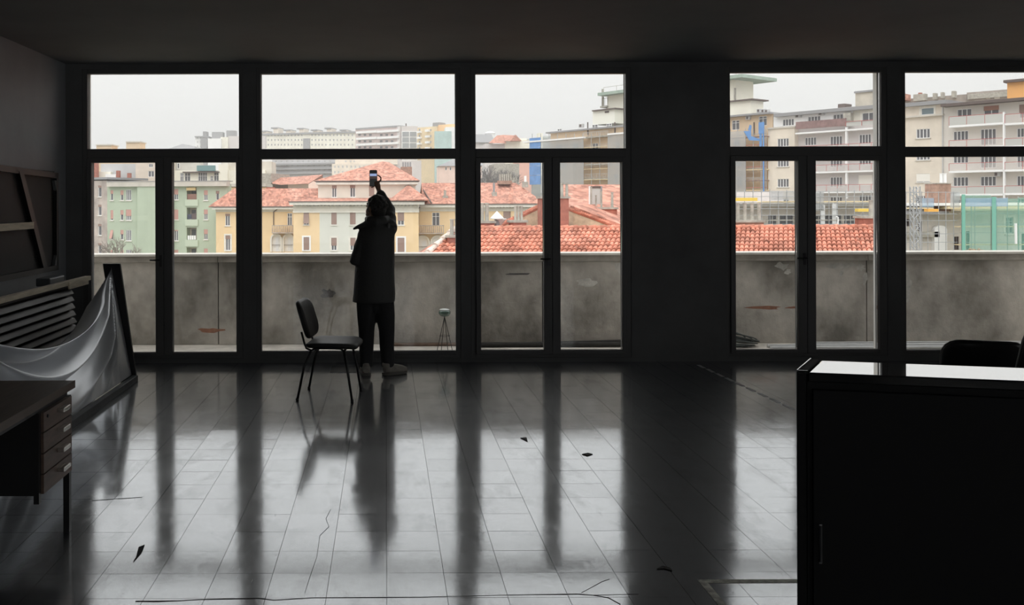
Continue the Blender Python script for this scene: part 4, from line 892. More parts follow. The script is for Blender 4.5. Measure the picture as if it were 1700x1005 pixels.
# lower roof strip round the attic
zl = f.uv(590, 334, 1.0)[1]; l0, l1 = f.w(f.uv(478.5, 334, 1)[0], zl, 1.0), f.w(f.uv(706, 334, 1)[0], zl, 1.0); zu = fa.uv(590, 328.8, 0)[1]
m0, m1 = fa.w(fa.uv(528, 329, 0)[0]-.2, zu, 0), fa.w(fa.uv(690, 329, 0)[0], zu, 0)
roofmesh([[l0, l1, m1, m0]], parent=g)
e0, e1, e2 = P(646, 332, 126.6), P(713, 331.5, 126.6), P(678, 306.5, 131.4); e1.z = e0.z; e3, e4 = e0+Vector((0, 9.6, 0)), e1+Vector((0, 9.6, 0)); e5 = e2+Vector((0, .2, 0))
roofmesh([[e0, e1, e2], [e0, e2, e5, e3], [e1, e4, e5, e2]], parent=g)
# left wing, set back
fl = Fac(350, 132, 500, 132, g)
fl.win(374, 355, 382, 375, 2, shut=.2, sill=M_sill); fl.win(374.5, 391, 382.5, 416, 2, shut=.25, sill=M_sill, surround=M_sill); fl.win(477, 354, 485, 375, 2, tr=.3)
def arch(fc, x0, y0, x1, y1, parent):
    u0, u1, z0, z1 = fc.rect(x0, y0, x1, y1); r_ = (u1-u0)/2; uc = (u0+u1)/2; zs = z1-r_; pts = [(u0, z0)]+[(uc-r_*math.cos(math.pi*k/14), zs+r_*math.sin(math.pi*k/14)) for k in range(15)]+[(u1, z0)]
    o = MB().prism([fc.w(u, z, .02) for u, z in pts], (-fc.n.x*.05, -fc.n.y*.05, 0)).build('arch', mat('pale_arch_wall', rgb(212, 208, 202), .9), parent)  # flat pale grey infill of the arch
    out = MB(); R2 = r_+.22
    for k in range(14):
        a1, a2 = math.pi*k/14, math.pi*(k+1)/14; q = [(uc-r_*math.cos(a1), zs+r_*math.sin(a1)), (uc-r_*math.cos(a2), zs+r_*math.sin(a2)), (uc-R2*math.cos(a2), zs+R2*math.sin(a2)), (uc-R2*math.cos(a1), zs+R2*math.sin(a1))]
        out.prism([fc.w(u, z, .02) for u, z in q], (fc.n.x*.35, fc.n.y*.35, 0))
    fc.bx(out, u0-.22, u0, z0, zs, .02, .37); fc.bx(out, u1, u1+.22, z0, zs, .02, .37); out.build('arch_surround', M_sill, o)
    fc.bx(MB(), uc-.1, u1-.3, z0, zs+.2, .03, .06).build('door', M_panel_, o); fc.bx(MB(), u0, u1, z0+.95, z0+1.02, .25, .3).build('rail', M_dk, o)
def balustrade(fc, x0, x1, y0, y1, parent, o1=1.3):
    u0, u1 = fc.uv(x0, y0, o1)[0], fc.uv(x1, y0, o1)[0]; z1, z0 = fc.uv((x0+x1)/2, y0, o1)[1], fc.uv((x0+x1)/2, y1, o1)[1]; M_bal = mat('weathered_balustrade', rgb(178, 164, 152), .9, noise=.3, nscale=2)
    b_ = fc.bx(fc.bx(MB(), u0, u1, z0-.15, z0, .0, o1+.1), u0, u1, z1-.14, z1, o1-.22, o1).build('balcony', M_bal, parent); n = int((u1-u0)/.28)
    for k in range(n+1):
        u = u0+.08+(u1-u0-.16)*k/n; c = fc.w(u, 0, o1-.11)
        MB().tube([(c.x, c.y, z0), (c.x, c.y, z0+(z1-z0)*.3), (c.x, c.y, z1-.14)], [.05, .075, .045], 6).build('baluster', M_bal, b_)
arch(fl, 451.5, 390, 466, 418, g); arch(fl, 471.5, 390, 486.5, 418, g); balustrade(fl, 451, 487, 374, 386, g)
fl.wall('wall', M_yel, 358.5, 500, (430, 351), depth=5); fl.part('frieze', M_att, 358, 344.5, 500, 352, -1, .1, at=.1); fl.slab('cornice', M_sill, 352, 500, 343.7, .35, -1, .9); fl.slab('gutter', M_dk, 348, 500, 342.8, .13, -1, 1.05)
MB().tube([fl.w(fl.uv(464.5, 345, .3)[0], fl.uv(464.5, 345, .3)[1], .8), fl.w(fl.uv(454, 352, .3)[0], fl.uv(454, 352, .3)[1], .12), fl.w(fl.uv(454, 374, .3)[0], fl.uv(454, 374, .3)[1], .12)], .07, 6).build('drainpipe', M_dk, g)
zl = fl.uv(430, 342.8, 1)[1]; q0, q1 = fl.w(fl.uv(346, 343, 1)[0], zl, 1.05), fl.w(fl.uv(545, 343, 1)[0], zl, 1.05); zz2 = P(480, 313, 134.6).z; q2, q3 = P(388, 313, 134.6), P(560, 313, 134.6); q2.z = q3.z = zz2; back = Vector((0, 7.2, 0))
roofmesh([[q0, q1, q3, q2], [q0, q2, q0+back], [q2, q3, q1+back, q0+back]], parent=g)
fl.part('chimney_stack', M_brick, 442, 311, 455, 317, -6, -4, at=-4)
# right wing, set back, running on behind the near roofs
fr_ = Fac(690, 132, 910, 132, g)
fr_.win(717.5, 353, 730, 375, 2, tr=.3, frame=M_wfr); fr_.win(835.5, 351, 848, 374, 2, shut=.98, sm=M_shut); fr_.win(760, 352, 771, 374, 2, shut=.6); fr_.win(785, 352, 796, 374, 2, shut=.6)
arch(fr_, 691.5, 393, 711, 421, g); arch(fr_, 716.5, 393, 736, 421, g); balustrade(fr_, 690, 737, 374, 387, g)
fr_.wall('wall', M_yel, 690, 900, (790, 350)); fr_.part('frieze', M_att, 690, 343.5, 900, 351, -1, .1, at=.1); fr_.slab('cornice', M_sill, 697, 901, 339.8, .38, -1, .9); fr_.slab('gutter', M_dk, 697, 903, 338.4, .13, -1, 1.05)
for k in range(16): fr_.part('modillion', M_grcap, 814+5.4*k, 343, 816.4+5.4*k, 345.4, .1, .6, at=.6)
MB().tube([fr_.w(fr_.uv(700, 341, .3)[0], fr_.uv(700, 341, .3)[1], .8), fr_.w(fr_.uv(694.5, 347, .3)[0], fr_.uv(694.5, 347, .3)[1], .15), fr_.w(fr_.uv(694.5, 374, .3)[0], fr_.uv(694.5, 374, .3)[1], .15)], .08, 6).build('drainpipe', M_dk, g)
zl = fr_.uv(800, 338.2, 1)[1]; q0, q1 = fr_.w(fr_.uv(700, 338, 1)[0], zl, 1.05), fr_.w(fr_.uv(906, 338, 1)[0], zl, 1.05); q2, q3 = P(700, 310, 138), P(856, 303.5, 138); q2.z = q3.z
back = Vector((0, 13, 0)); roofmesh([[q0, q1, q3, q2], [q1, q1+back, q3], [q2, q3, q1+back, q0+back]], parent=g)
MB().tube([P(701, 313, 136.5), P(716, 337, 130)], .12, 6).build('valley_gutter', M_dk, g)
st_ = fr_.part('chimney_stack', M_brick2, 828, 300, 850, 306, -6, -4, at=-4)
for k in range(6): fr_.part('chimney_pot', M_grcap, 829.5+3.5*k, 289, 832+3.5*k, 300, -5.3, -4.7, parent=st_, at=-4.5)
st_ = fr_.part('roof_ventilator', M_grcap, 817, 319, 825, 332, -2.2, -1.4, at=-1.4); fr_.part('vent_pipe', M_lead, 819, 304, 822, 319, -2, -1.6, parent=st_, at=-1.4)
st_ = fr_.part('roof_ventilator', M_grcap, 868, 302, 877, 311, -4.2, -3.4, at=-3.4); fr_.part('vent_pipe', M_wfr, 871, 292, 874.5, 302, -4, -3.6, parent=st_, at=-3.4)
st_ = fr_.part('roof_ventilator', M_grcap, 735, 325, 744, 333, -1.6, -.8, at=-.8); fr_.part('vent_pipe', M_grcap, 737, 316, 741, 325, -1.4, -1.0, parent=st_, at=-.8)

# ================================================================== right-hand side: the street of flats
D0 = 112.0
def SD(x): return 1.397*D0/((x-PX)/FP+.69)
def street(root): return Fac(880, SD(880), 1760, SD(1760), root)
M_eaveg = mat('green_copper_eave', rgb(150, 168, 156), .7, noise=.2, nscale=1)
# ---- tan building with tower
g = building('tan_tower_building', 'tan building with flat-roofed tower and scaffolding left of the pillar', 1050, 230, 160)
f = street(g)
for q in ((925, 214, 932, 227), (982.5, 207, 992, 222), (1006.5, 205, 1015, 220), (1060, 203, 1069, 218), (1110, 201, 1119, 216), (1160, 200, 1169, 214), (1215, 200, 1227.5, 216), (1259.5, 193, 1273, 209)): f.win(*q, 2, tr=.25)
for q in ((925, 240, 933, 252), (951, 238, 960, 250), (983, 238, 993, 250), (1022, 236, 1029, 250), (1019, 290, 1026.5, 304), (930, 268, 938, 280), (1218, 232, 1228, 245), (1220, 262, 1232, 276), (1222, 294, 1232, 309)): f.win(*q, 2)
f.wall('wall', M_tan, 914, 1283, (1100, 203.5)); f.slab('roof_slab', M_lead, 911, 1283.5, 203, .28, -10, .9, at=0)
f.part('tower_wall', M_cream, 1008, 146, 1221, 206, -9, -4, at=-4); f.slab('tower_eave', M_eaveg, 992, 1232, 138.5, .55, -12, -2.2, at=-2.2)
f.rail(1002, 1222, 130, 139.5, -3.2, M_grcap, 3.0); f.part('loggia_slab', M_grcap, 999, 176, 1010, 179, -8, -3.5, at=-4); f.part('loggia_post', M_grcap, 1000, 148, 1001.5, 176, -4.2, -3.8, at=-4); f.rail(999, 1009, 163, 175, -3.6, M_dk, .6); f.part('loggia_post', M_grcap, 1219.5, 146, 1221, 168, -4.2, -3.8, at=-4)
pt = f.part('stair_head', mat('primrose_render', rgb(238, 231, 210), .9), 984, 183, 1020, 206, -5, -1.5, at=-1.5); f.slab('stair_head_roof', M_dk, 982.5, 1021, 181, .22, -5.5, -1, parent=pt); f.part('vent', M_dk, 1004.5, 184.5, 1011, 187.5, -1.5, -1.4, parent=pt, at=-1.5)
pt = f.part('stair_head', M_cream, 1190, 168, 1246, 200, -5, -1.5, at=-1.5); f.slab('stair_head_roof', M_dk, 1188, 1249, 166.5, .22, -5.5, -1, parent=pt)
for (x, y) in ((966.5, 209), (1243.5, 196), (1250, 183), (1257, 183.5), (1263, 184)):
    ac = f.part('air_conditioner', M_wfg, x-3.4, y-3, x+3.4, y+3, 0 if y > 190 else -2, .4 if y > 190 else -1.5); f.part('fan', M_dk, x-2, y-2, x+1, y+2, .4 if y > 190 else -1.5, .43 if y > 190 else -1.47, parent=ac)
for x in (976.5, 1021.5, 1252.5): f.part('drainpipe', M_dk, x-.6, 203, x+.6, 224, .05, .2)
for k, y in enumerate((226, 250, 272, 296)): f.slab('balcony', M_grcap, 969, 1009, y, .25, 0, 1.3); f.rail(969, 1009, y-7.5, y, 1.3, M_wfg, .45)
# scaffolding and nets on it
sc = building('scaffold', 'grey netted scaffolding climbing the tan tower building', 960, 260, 165, 'scaffolding'); fs = street(sc)
for k, x in enumerate(range(884, 1080, 14)): fs.part('scaffold_pole', M_pole, x-.3, 222, x+.3, 320, 1.6, 1.68, at=1.6)
for k, y in enumerate((244, 262, 280, 298)): fs.slab('scaffold_deck', M_board, 898, 1076, y, .08, .9, 1.7); fs.slab('scaffold_rail', M_pole, 898, 1076, y-4, .05, 1.62, 1.68)
fs.part('scaffold_net', M_net, 898, 231, 969, 320, 1.74, 1.77, at=1.74); fs.part('scaffold_net', M_net, 1009, 221, 1076, 320, 1.74, 1.77, at=1.74); fs.slab('net_cover', M_wht, 868, 968, 231, .3, .6, 2.0); fs.slab('net_cover', M_wht, 1008, 1076, 219, .3, .6, 2.0)
sc = building('scaffold', 'scaffolding with red rails and grey net right of the wide pillar', 1240, 260, 145, 'scaffolding'); fs = street(sc)
for x in (1213, 1225, 1238, 1251, 1264, 1272): fs.part('scaffold_pole', M_pole, x-.35, 214, x+.35, 325, 1.6, 1.7, at=1.6)
for k, y in enumerate((228, 246, 264, 282, 300, 316)): fs.slab('scaffold_deck', M_board if k % 2 else M_awn, 1195, 1273, y, .1, .6, 1.7); fs.slab('scaffold_rail', M_redr if k % 2 else M_pole, 1195, 1273, y-4.5, .07, 1.62, 1.7)
fs.part('scaffold_net', M_net, 1180, 219, 1238, 325, 1.74, 1.77, at=1.74)
for k, y in enumerate((268, 285, 303)): fs.rail(1243, 1268, y-6, y, 1.2, M_wfg, .6)
t_ = building('tarpaulin', 'blue tarpaulin hung down the edge of the grey netted scaffolding', 888, 260, 185, 'tarpaulin'); ft = street(t_)
for k in range(5): ft.part('tarpaulin_sheet', M_blue, 879.5, 229+15.6*k, 897.5, 244.2+15.6*k, 1.8, 1.86+.05*(k % 2), at=1.8)
t_ = building('tarpaulin', 'blue tarpaulin strips flapping on the scaffolding right of the pillar', 1260, 230, 145, 'tarpaulin'); ft = street(t_)
ft.part('tarpaulin_sheet', M_blue, 1260, 203, 1269, 222, 1.85, 1.95, at=1.85); ft.part('tarpaulin_sheet', M_blue, 1261, 222, 1265, 252, 1.85, 1.9, at=1.85); ft.part('tarpaulin_sheet', M_blue, 1266.5, 218, 1269, 318, 1.85, 1.9, at=1.85)
a_ = [ft.w(*ft.uv(x, y, 1.9), 1.9) for x, y in ((1235, 218), (1247, 217), (1247, 226), (1262, 231), (1262, 234), (1244, 233))]
MB().prism(a_, (0, .12, 0)).build('tarpaulin_sheet', M_blue, t_)
a_ = [ft.w(*ft.uv(x, y, 1.9), 1.9) for x, y in ((1242, 216), (1245, 207), (1248, 209), (1247, 217))]
MB().prism(a_, (0, .12, 0)).build('tarpaulin_sheet', M_blue, t_)

# ---- lilac-grey flats with balconies
g = building('lilac_grey_flats', 'lilac-grey flats with maroon awning and white balconies seen in the fourth window', 1370, 250, 130)
f = street(g)
for q in ((1299, 197.5, 1318, 209), (1341, 193, 1362, 204), (1383, 189.5, 1405, 200)): f.win(*q, 4, off=0.0)
f.win(1431, 187, 1453, 201.5, 2, off=0.0, sill=M_sill, surround=M_sill)
for (y0, y1, dy) in ((229, 243, 0), (263.5, 278, 0), (297, 311.5, 0), (330, 345, 0)):
    f.win(1336, y0-1, 1355, y1-1.5, 4); f.win(1378, y0-3, 1398, y1-.5, 4)
    if y0 == 297: f.win(1425, 291, 1448, 309, 1, shut=.97, sm=M_shutw)
    else: f.win(1426, y0-6, 1446, y1-4, 4)
f.wall('wall', M_lil, 1284, 1487, (1370, 211)); fA = street(g); fA.holes = f.holes
fA.wall('attic_wall', M_wht, 1284, 1416, (1350, 183), z0=f.uv(1370, 211)[1]); fA.wall('attic_wall', M_att, 1416, 1487, (1440, 179), z0=f.uv(1440, 206)[1])
f.slab('roof_slab', M_lead, 1284, 1487, 180, .5, -10, .9, at=.9)
pt = f.part('lift_house', mat('stained_concrete_block', rgb(188, 180, 166), .9, noise=.3, nscale=.5), 1420, 151.5, 1452, 178, -5, -.8, at=-.8); f.part('lift_house_side', M_cream, 1452, 151, 1462, 178, -5, -1.2, at=-1.2); f.slab('lift_house_roof', M_lead, 1419.5, 1463, 150, .25, -5.3, -.5, at=-.8)
f.part('roof_vents', M_dk, 1391, 172.5, 1402, 180, -4, -2, at=-2)
fb = street(g)                                     # beige stair bay in front
for (y0, y1) in ((230, 243.5), (263, 277), (297, 311), (330, 344)): fb.win(1290.5, y0, 1309.5, y1, 4, off=1.0, sill=M_corn)
fb.wall('stair_bay', M_bei, 1275, 1319, (1298, 212), off=1.0, depth=1.0); fb.slab('bay_cap', M_corn, 1274, 1320, 210.5, .25, 0, 1.2, at=1.2)
for k, (y, yr) in enumerate(((215, None), (249.5, 239), (284, 272.5), (318, 306.5))):
    f.slab('balcony', M_wht, 1320, 1486, y, .22, 0, 1.4)
    if yr: f.rail(1320, 1486, yr, y-.5, 1.35, M_redr, 1.6, panel=mat('thin_balcony_panel', rgb(196, 190, 186), .8, alpha=.32))
f.part('awning', M_awn, 1321, 199.5, 1404, 212, 1.2, 1.4, at=1.4); f.part('glass_balustrade', M_gpan, 1404, 200, 1486, 207, 1.3, 1.36, at=1.3); f.rail(1404, 1486, 199, 207.5, 1.42, M_redr, 2.0)
f.part('white_downpipe', M_wht, 1403.2, 211, 1405.6, 330, .9, 1.3, at=1.3); f.part('attic_cabin', M_grcap, 1405, 188, 1417, 206, 0, .8)
for (x, y) in ((1326.5, 192.5), (1365, 188.5)): ac = f.part('air_conditioner', M_wfg, x-4.5, y-3, x+4.5, y+3, 0, .4); f.part('fan', M_dk, x-3, y-2.3, x+1, y+2.3, .4, .43, parent=ac)

# ---- beige and white flats at the right edge
g = building('beige_balcony_flats', 'beige flats with red balcony rails filling the right-hand window', 1600, 250, 118)
f = street(g)
f.win(1529, 179, 1550.5, 190.5, 1, pane=M_paneb, sill=M_sill, surround=M_sill, off=0.0)
for (y0, y1) in ((214, 229.5), (253, 266), (325, 338)): f.win(1521, y0, 1544, y1, 4, sill=M_corn)
f.win(1521, 288.5, 1544, 303, 2, shut=.9, sm=M_shutw, sill=M_corn)
f.win(1589, 181, 1613, 194, 3); f.win(1633, 175.5, 1658.5, 191, 2, shut=.5, sm=mat('rust_roller_shutter', rgb(160, 116, 100), .8)); f.win(1692, 173, 1712, 196, 2, shut=.6)
for (y0, y1) in ((217.5, 233), (256, 271), (294, 309.5), (331, 346)): f.win(1582.5, y0, 1607.5, y1, 4)
for (y0, y1) in ((214, 241), (255, 279), (293, 309), (330, 345)): f.win(1627.5, y0, 1653.5, y1, 4)
for (y0, y1) in ((212.5, 228), (252, 278), (292, 309), (330, 342)): f.win(1688, y0, 1712, y1, 4)
f.wall('wall', M_bei, 1488, 1566, (1530, 174)); f.wall('wall', mat('pale_lilac_render', rgb(206, 200, 192), .9, noise=.1, nscale=.3), 1566, 1760, (1640, 168.5))
f.slab('attic_roof', M_lead, 1488, 1570, 169, .5, -9, .8); f.slab('attic_ledge', M_corn, 1488, 1565, 191.5, .22, 0, .5); f.slab('eave', M_dk, 1566, 1760, 165.5, .35, -10, 1.6, at=.8)
for k in range(9): f.part('eave_bracket', M_wht, 1573+11*k, 173.2-.9*k, 1576.5+11*k, 175.6-.9*k, .2, .9, at=.8)
for k, (y, yr, pn) in enumerate(((206, 190.5, M_gpan), (243.5, 231, None), (283, 270, None), (322, 309.5, M_gpan))):
    f.slab('balcony', M_wht, 1575.5, 1666, y, .25, 0, 1.5); f.rail(1575.5, 1666, yr, y, 1.45, M_redr, 1.7, panel=pn or mat('thin_balcony_panel', rgb(196, 190, 186), .8, alpha=.32))
    f.slab('balcony', M_wht, 1668, 1760, y-4+k*.8, .25, 0, 1.5); f.rail(1668, 1760, yr-4+k*.8, y-4+k*.8, 1.45, M_redr, 1.7, panel=M_gpan if k in (1, 3) else mat('thin_balcony_panel', rgb(196, 190, 186), .8, alpha=.32))
f.part('column', M_wht, 1666, 186, 1668.6, 330, 1.1, 1.5, at=1.3)
ac = f.part('air_conditioner', M_wfg, 1655, 286, 1664, 293, .3, .8); f.part('fan', M_dk, 1656, 287, 1660, 292, .8, .83, parent=ac)
f.part('downpipe', M_wfg, 1565, 176, 1566.5, 330, .02, .2)
g = building('orange_roof_house', 'orange rendered block rising above the flats at the right edge', 1690, 145, 126)
f = Fac(1672, SD(1672)+14, 1790, SD(1790)+14, g); f.wall('wall', mat('orange_render', rgb(226, 166, 98), .9, noise=.1, nscale=.4), 1672, 1790, (1690, 131)); f.slab('roof', M_dk, 1668, 1792, 128.5, .35, -10, .7, at=0)
g = building('long_roof_behind', 'weathered long roof with chimneys behind the beige flats', 1590, 160, 160)
f = Fac(1480, 172, 1800, 150, g); M_mass = mat('weathered_roof_mass', rgb(156, 146, 138), .95, noise=.35, nscale=.5)
f.wall('wall', M_mass, 1605, 1800, (1640, 151)); f.slab('parapet', M_grcap, 1606, 1800, 149, .9, -3, .5); f.wall('low_wall', M_mass, 1480, 1606, (1560, 160))
for (x0, y0, x1, y1) in ((1520, 157, 1540, 168), (1552, 155.5, 1557, 166), (1565, 154, 1569, 164), (1583, 152, 1588.5, 163)): f.part('chimney', M_grcap, x0, y0, x1, y1, 0, 1.2)
f.part('chimney', M_brick, 1527, 154.5, 1532, 157.5, .2, .9); f.part('red_roof', M_roof, 1500, 158, 1512, 168, 0, 3)
for (x0, x1) in ((1615, 1622), (1637, 1644), (1651, 1660)): f.part('window', M_shutw, x0, 157, x1, 164, 0, .1)

# ---- far things in the third window
g = building('grey_mansard_house', 'grey mansard house with a domed drum on the skyline of the third window', 808, 235, 300)
f = Fac(790, 305, 845, 305, g); far_grid(f, (797, 800, 804), (239,), 2, 4); f.wall('wall', M_lil, 785, 812, (800, 236)); MB().prism([P(784, 236.5, 304), P(790, 223, 308), P(816, 223, 308), P(822, 236.5, 304)], (0, 10, 0)).build('roof', M_lead, g)
c_ = P(813.5, 222, 310); MB().loft([((c_.x, c_.y, c_.z-3), 1.7, 1.7), ((c_.x, c_.y, c_.z), 1.7, 1.7), ((c_.x, c_.y, c_.z+.05), 1.95, 1.95), ((c_.x, c_.y, c_.z+.6), 1.2, 1.2), ((c_.x, c_.y, c_.z+.85), .2, .2)], 16).build('drum', M_wht, g)
g = building('red_gabled_rooftops', 'pale red gabled roofs on the skyline of the third window', 845, 235, 270)
f = Fac(812, 275, 885, 275, g); f.wall('wall', M_cream, 838, 880, (855, 233)); f.wall('low_wall', M_lil, 805, 838, (825, 239)); f.part('stair_head', M_cream, 862, 229, 876, 236, -6, -2)
MB().quad([P(811, 238, 273), P(840, 238, 273), P(836, 224, 282), P(825, 225, 282)]).quad([P(838, 234.5, 273), P(852, 234, 273), P(858, 225, 278), P(836, 224, 282)]).prism([P(848, 234, 272.5), P(856, 223.5, 272.5), P(866, 234, 272.5)], (0, 6, 0)).build('roof', M_roof, g)
g = building('pink_end_house', 'plain pink gable wall beside the blue tarpaulin', 872, 285, 190)
f = Fac(858, 200, 884, 200, g); f.wall('wall', mat('rose_render', rgb(214, 168, 154), .9, noise=.1, nscale=.4), 862, 882, (872, 262)); f.wall('side_wall', M_grcap, 820, 862, (840, 272))
f.win(838, 280, 846, 292, 2); f.slab('roof', M_dk, 858, 883, 261, .3, -8, .4)
def tree(lab, x, y, d, h, sp, m_, seed, n=5):
    rt = random.Random(seed); b_ = P(x, y, d); t = thing('bare_tree', lab, 'tree', (b_.x, b_.y, b_.z-h)); trunk = MB(); tw = MB(); base = Vector((b_.x, b_.y, b_.z-h))
    trunk.tube([base, base+Vector((0, 0, h*.45))], [h*.03, h*.02], 6)
    def br(p, dr, ln, r_, k):
        q = p+dr*ln; (trunk if k > 2 else tw).tube([p, q], [r_, r_*.6], 4, caps=False)
        if k == 0: return
        for i in range(3): br(p.lerp(q, rt.uniform(.5, 1)), (dr+Vector((rt.uniform(-1, 1)*sp, rt.uniform(-1, 1)*sp, rt.uniform(-.2, .5)))).normalized(), ln*.68, r_*.6, k-1)
    for i in range(3): br(base+Vector((0, 0, h*.35)), Vector((rt.uniform(-.5, .5), rt.uniform(-.5, .5), 1)).normalized(), h*.28, h*.016, n-1)
    trunk.build('trunk', m_, t, fix=False); o = tw.build('twigs', m_, t, fix=False); o['kind'] = 'stuff'
M_twig = mat('grey_bark', rgb(128, 120, 112), .9)
tree('bare grey tree in front of the green apartment block', 200, 385, 128, 11, .8, M_twig, 3)
tree('large bare grey tree beside the pink gable in the third window', 804, 274, 172, 16, .8, mat('dark_grey_bark', rgb(108, 106, 106), .9), 5, 6)
tree('second bare tree beneath the mansard house skyline', 824, 280, 184, 14, .8, mat('dark_grey_bark', rgb(108, 106, 106), .9), 6, 6)
# wooded crest
wd = MB(); rw = random.Random(12)
for k in range(60):
    t = rw.random(); x = 862+t*110; y = 236-t*14+rw.uniform(-1, 2); c_ = P(x, y, 380+rw.uniform(-8, 8)); r_ = rw.uniform(1.6, 3.4); wd.ell(c_-Vector((0, 0, r_)), (r_*1.3, r_, r_*1.3), None, 8, 6)
c_ = P(862, 260, 390); c2 = P(985, 245, 390); wd.hexa([(c_.x, 384, 0), (c2.x, 384, 0), (c2.x, 400, 0), (c_.x, 400, 0), (c_.x, 384, P(862, 238, 390).z), (c2.x, 384, P(985, 224, 390).z), (c2.x, 400, P(985, 224, 390).z), (c_.x, 400, P(862, 238, 390).z)])
wo = wd.build('wooded_hill', mat('winter_woodland', rgb(146, 150, 146), .95, noise=.3, nscale=.3), fix=False); wo['kind'] = 'stuff'; tag(wo, 'grey-green wooded crest left of the tan tower building', 'woodland')
g = building('cream_crest_house', 'small cream house top among the trees on the wooded crest', 897, 222, 370)
f = Fac(893, 372, 902, 372, g); f.wall('wall', M_cream, 894, 901, (897, 221), depth=5, z0=12)

# ================================================================== near roofs and building site
RD = 36.0; zr_ = P(900, 381, RD).z + .06; SL_ = .40
M_tile = tile_roof_mat('clay_barrel_tile', rgb(214, 142, 118, .85), rgb(186, 112, 88, .85), 5.0)
nr = thing('near_tiled_roof', 'near red barrel-tiled roof just beyond the terrace parapet', 'roof', (P(1080, 381, RD).x, RD-3, -6))
xl_, xr_ = P(757, 381, RD).x, P(1478, 381, RD).x
def rpt(x, t, up=0.0): return Vector((x, RD-t, zr_-SL_*t+up))        # t metres downhill from the ridge
ln_ = 8.0; hipx = 1.02*ln_*.55
MB().prism([rpt(xl_, 0, -.08), rpt(xr_, 0, -.08), rpt(838/1500*(RD-ln_), ln_, -.08), rpt(xl_-hipx, ln_, -.08)], (0, 0, -.15)).build('roof_deck', M_tile, nr)
MB().prism([rpt(xl_, 0, -.1), rpt(xl_-hipx, ln_, -.1), rpt(xl_-hipx, ln_, -.1)+Vector((0, 16, 0)), rpt(xl_, 0, -.1)+Vector((0, .3, 0))], (0, 0, -.2)).build('hip_deck', M_roof, nr)
MB().prism([rpt(xl_, 0, -.1)+Vector((0, .1, 0)), rpt(xr_, 0, -.1)+Vector((0, .1, 0)), rpt(xr_, 8, -.1)+Vector((0, 16, 0)), rpt(xl_-hipx, 8, -.1)+Vector((0, 16, 0))], (0, 0, -.2)).build('back_deck', M_roof, nr)
MB().box(xl_-hipx+.4, 838/1500*(RD-ln_)-.3, RD-ln_+.8, RD+ln_-.8, -16, zr_-SL_*(ln_-.8)-.3).build('wall', M_stone, nr)
tl = MB(); pit, tw_ = .34, .185; rt = random.Random(8)
for r in range(15):
    t0_, t1_ = r*pit*.93, r*pit*.93+pit*1.10
    sh_ = -.14*r
    x = xl_-hipx*t0_/ln_; k0 = math.ceil((x-sh_-xl_)/tw_)
    k = k0
    while True:
        xc = xl_+sh_+k*tw_; k += 1
        if xc > 838/1500*(RD-t1_)-.1: break
        j = rt.uniform(-.012, .012); lf = rt.uniform(0, .012); n0 = len(tl.v)
        for (t, rr, up) in ((t0_, .080, .0), (t1_+j, .098, .030+lf)):
            for q in range(7):
                a_ = math.pi*q/6; tl.v.append(rpt(xc-rr*math.cos(a_)-.14*(t-t0_)/(pit*.93), t, up-.05+rr*math.sin(a_)))
        for q in range(6): tl.f.append((n0+q, n0+q+1, n0+7+q+1, n0+7+q))
        m_ = len(tl.v)                                         # front lip of the tile
        for q in range(7):
            v_ = tl.v[n0+7+q]; tl.v.append(v_+Vector((0, 0, -.028)))
        for q in range(6): tl.f.append((n0+7+q, n0+7+q+1, m_+q+1, m_+q))
o = tl.build('roof_tiles', M_tile, nr, smooth=False, fix=False); o['kind'] = 'stuff'
rd_ = MB(); x = xl_
while x < xr_:
    rd_.tube([(x, RD, zr_-.02), (x+.40, RD, zr_+.0)], [.10, .125], 10); x += .37
o = rd_.build('ridge_tiles', M_tile, nr); o['kind'] = 'stuff'
hp = MB()
for k in range(14): a_, b_ = rpt(xl_-hipx*k*.55/ln_, k*.55, .0), rpt(xl_-hipx*(k+1)*.55/ln_, (k+1)*.55, .03); hp.tube([a_, b_], [.10, .13], 10)
o = hp.build('hip_tiles', mat('mortared_hip', rgb(222, 200, 188), .9, noise=.4, nscale=5), nr); o['kind'] = 'stuff'
# chimneys on and behind the near roof
def chimney(lab, d, base, pots, bm_=None, potm=None, cap=True, yb=395, deep=.7, flat=False, nm='chimney'):
    x0, y0, x1, y1 = base; a_, b_ = P(x0, y0, d), P(x1, y1, d); zb = P(x0, yb, d).z; t = thing(nm, lab, 'chimney', ((a_.x+b_.x)/2, d+deep/2, zb))
    MB().box(a_.x, b_.x, d, d+deep, zb, a_.z).build('stack', bm_ or M_brick, t)
    if cap: MB().box(a_.x-.06, b_.x+.06, d-.06, d+deep+.06, a_.z-.02, a_.z+.07).build('cap', M_grcap, t)
    for (p0, q0, p1, q1) in pots:
        u, v = P(p0, q0, d+deep/2), P(p1, q1, d+deep/2); r_ = (v.x-u.x)/2; c = (u.x+v.x)/2
        po = MB().tube([(c, d+deep/2, a_.z+.05), (c, d+deep/2, u.z)], [r_*1.05, r_*.92], 12).build('chimney_pot', potm or M_grcap, t, smooth=False)
        MB().tube([(c, d+deep/2, u.z), (c, d+deep/2, u.z+.05)], [r_*1.15, r_*1.15], 12).build('pot_rim', potm or M_grcap, po)
    return t
chimney('brick chimney with slatted grey pots at the left tip of the near roof', 34.6, (743, 394, 770, 412), [(747, 366, 753.5, 394), (755, 366, 761, 394), (763, 366, 769, 394)], yb=425)
chimney('first low brick chimney with tall fluted pots behind the near roof', 36.5, (790, 370, 821, 380), [(790, 339, 796, 368), (797.5, 339, 803.5, 368), (805, 339, 811.5, 368)])
chimney('second low brick chimney with three fluted pots behind the near roof', 36.5, (848, 369, 874, 380), [(853.5, 344, 858, 367), (858.5, 344, 863, 367), (863.5, 344, 868, 367)])
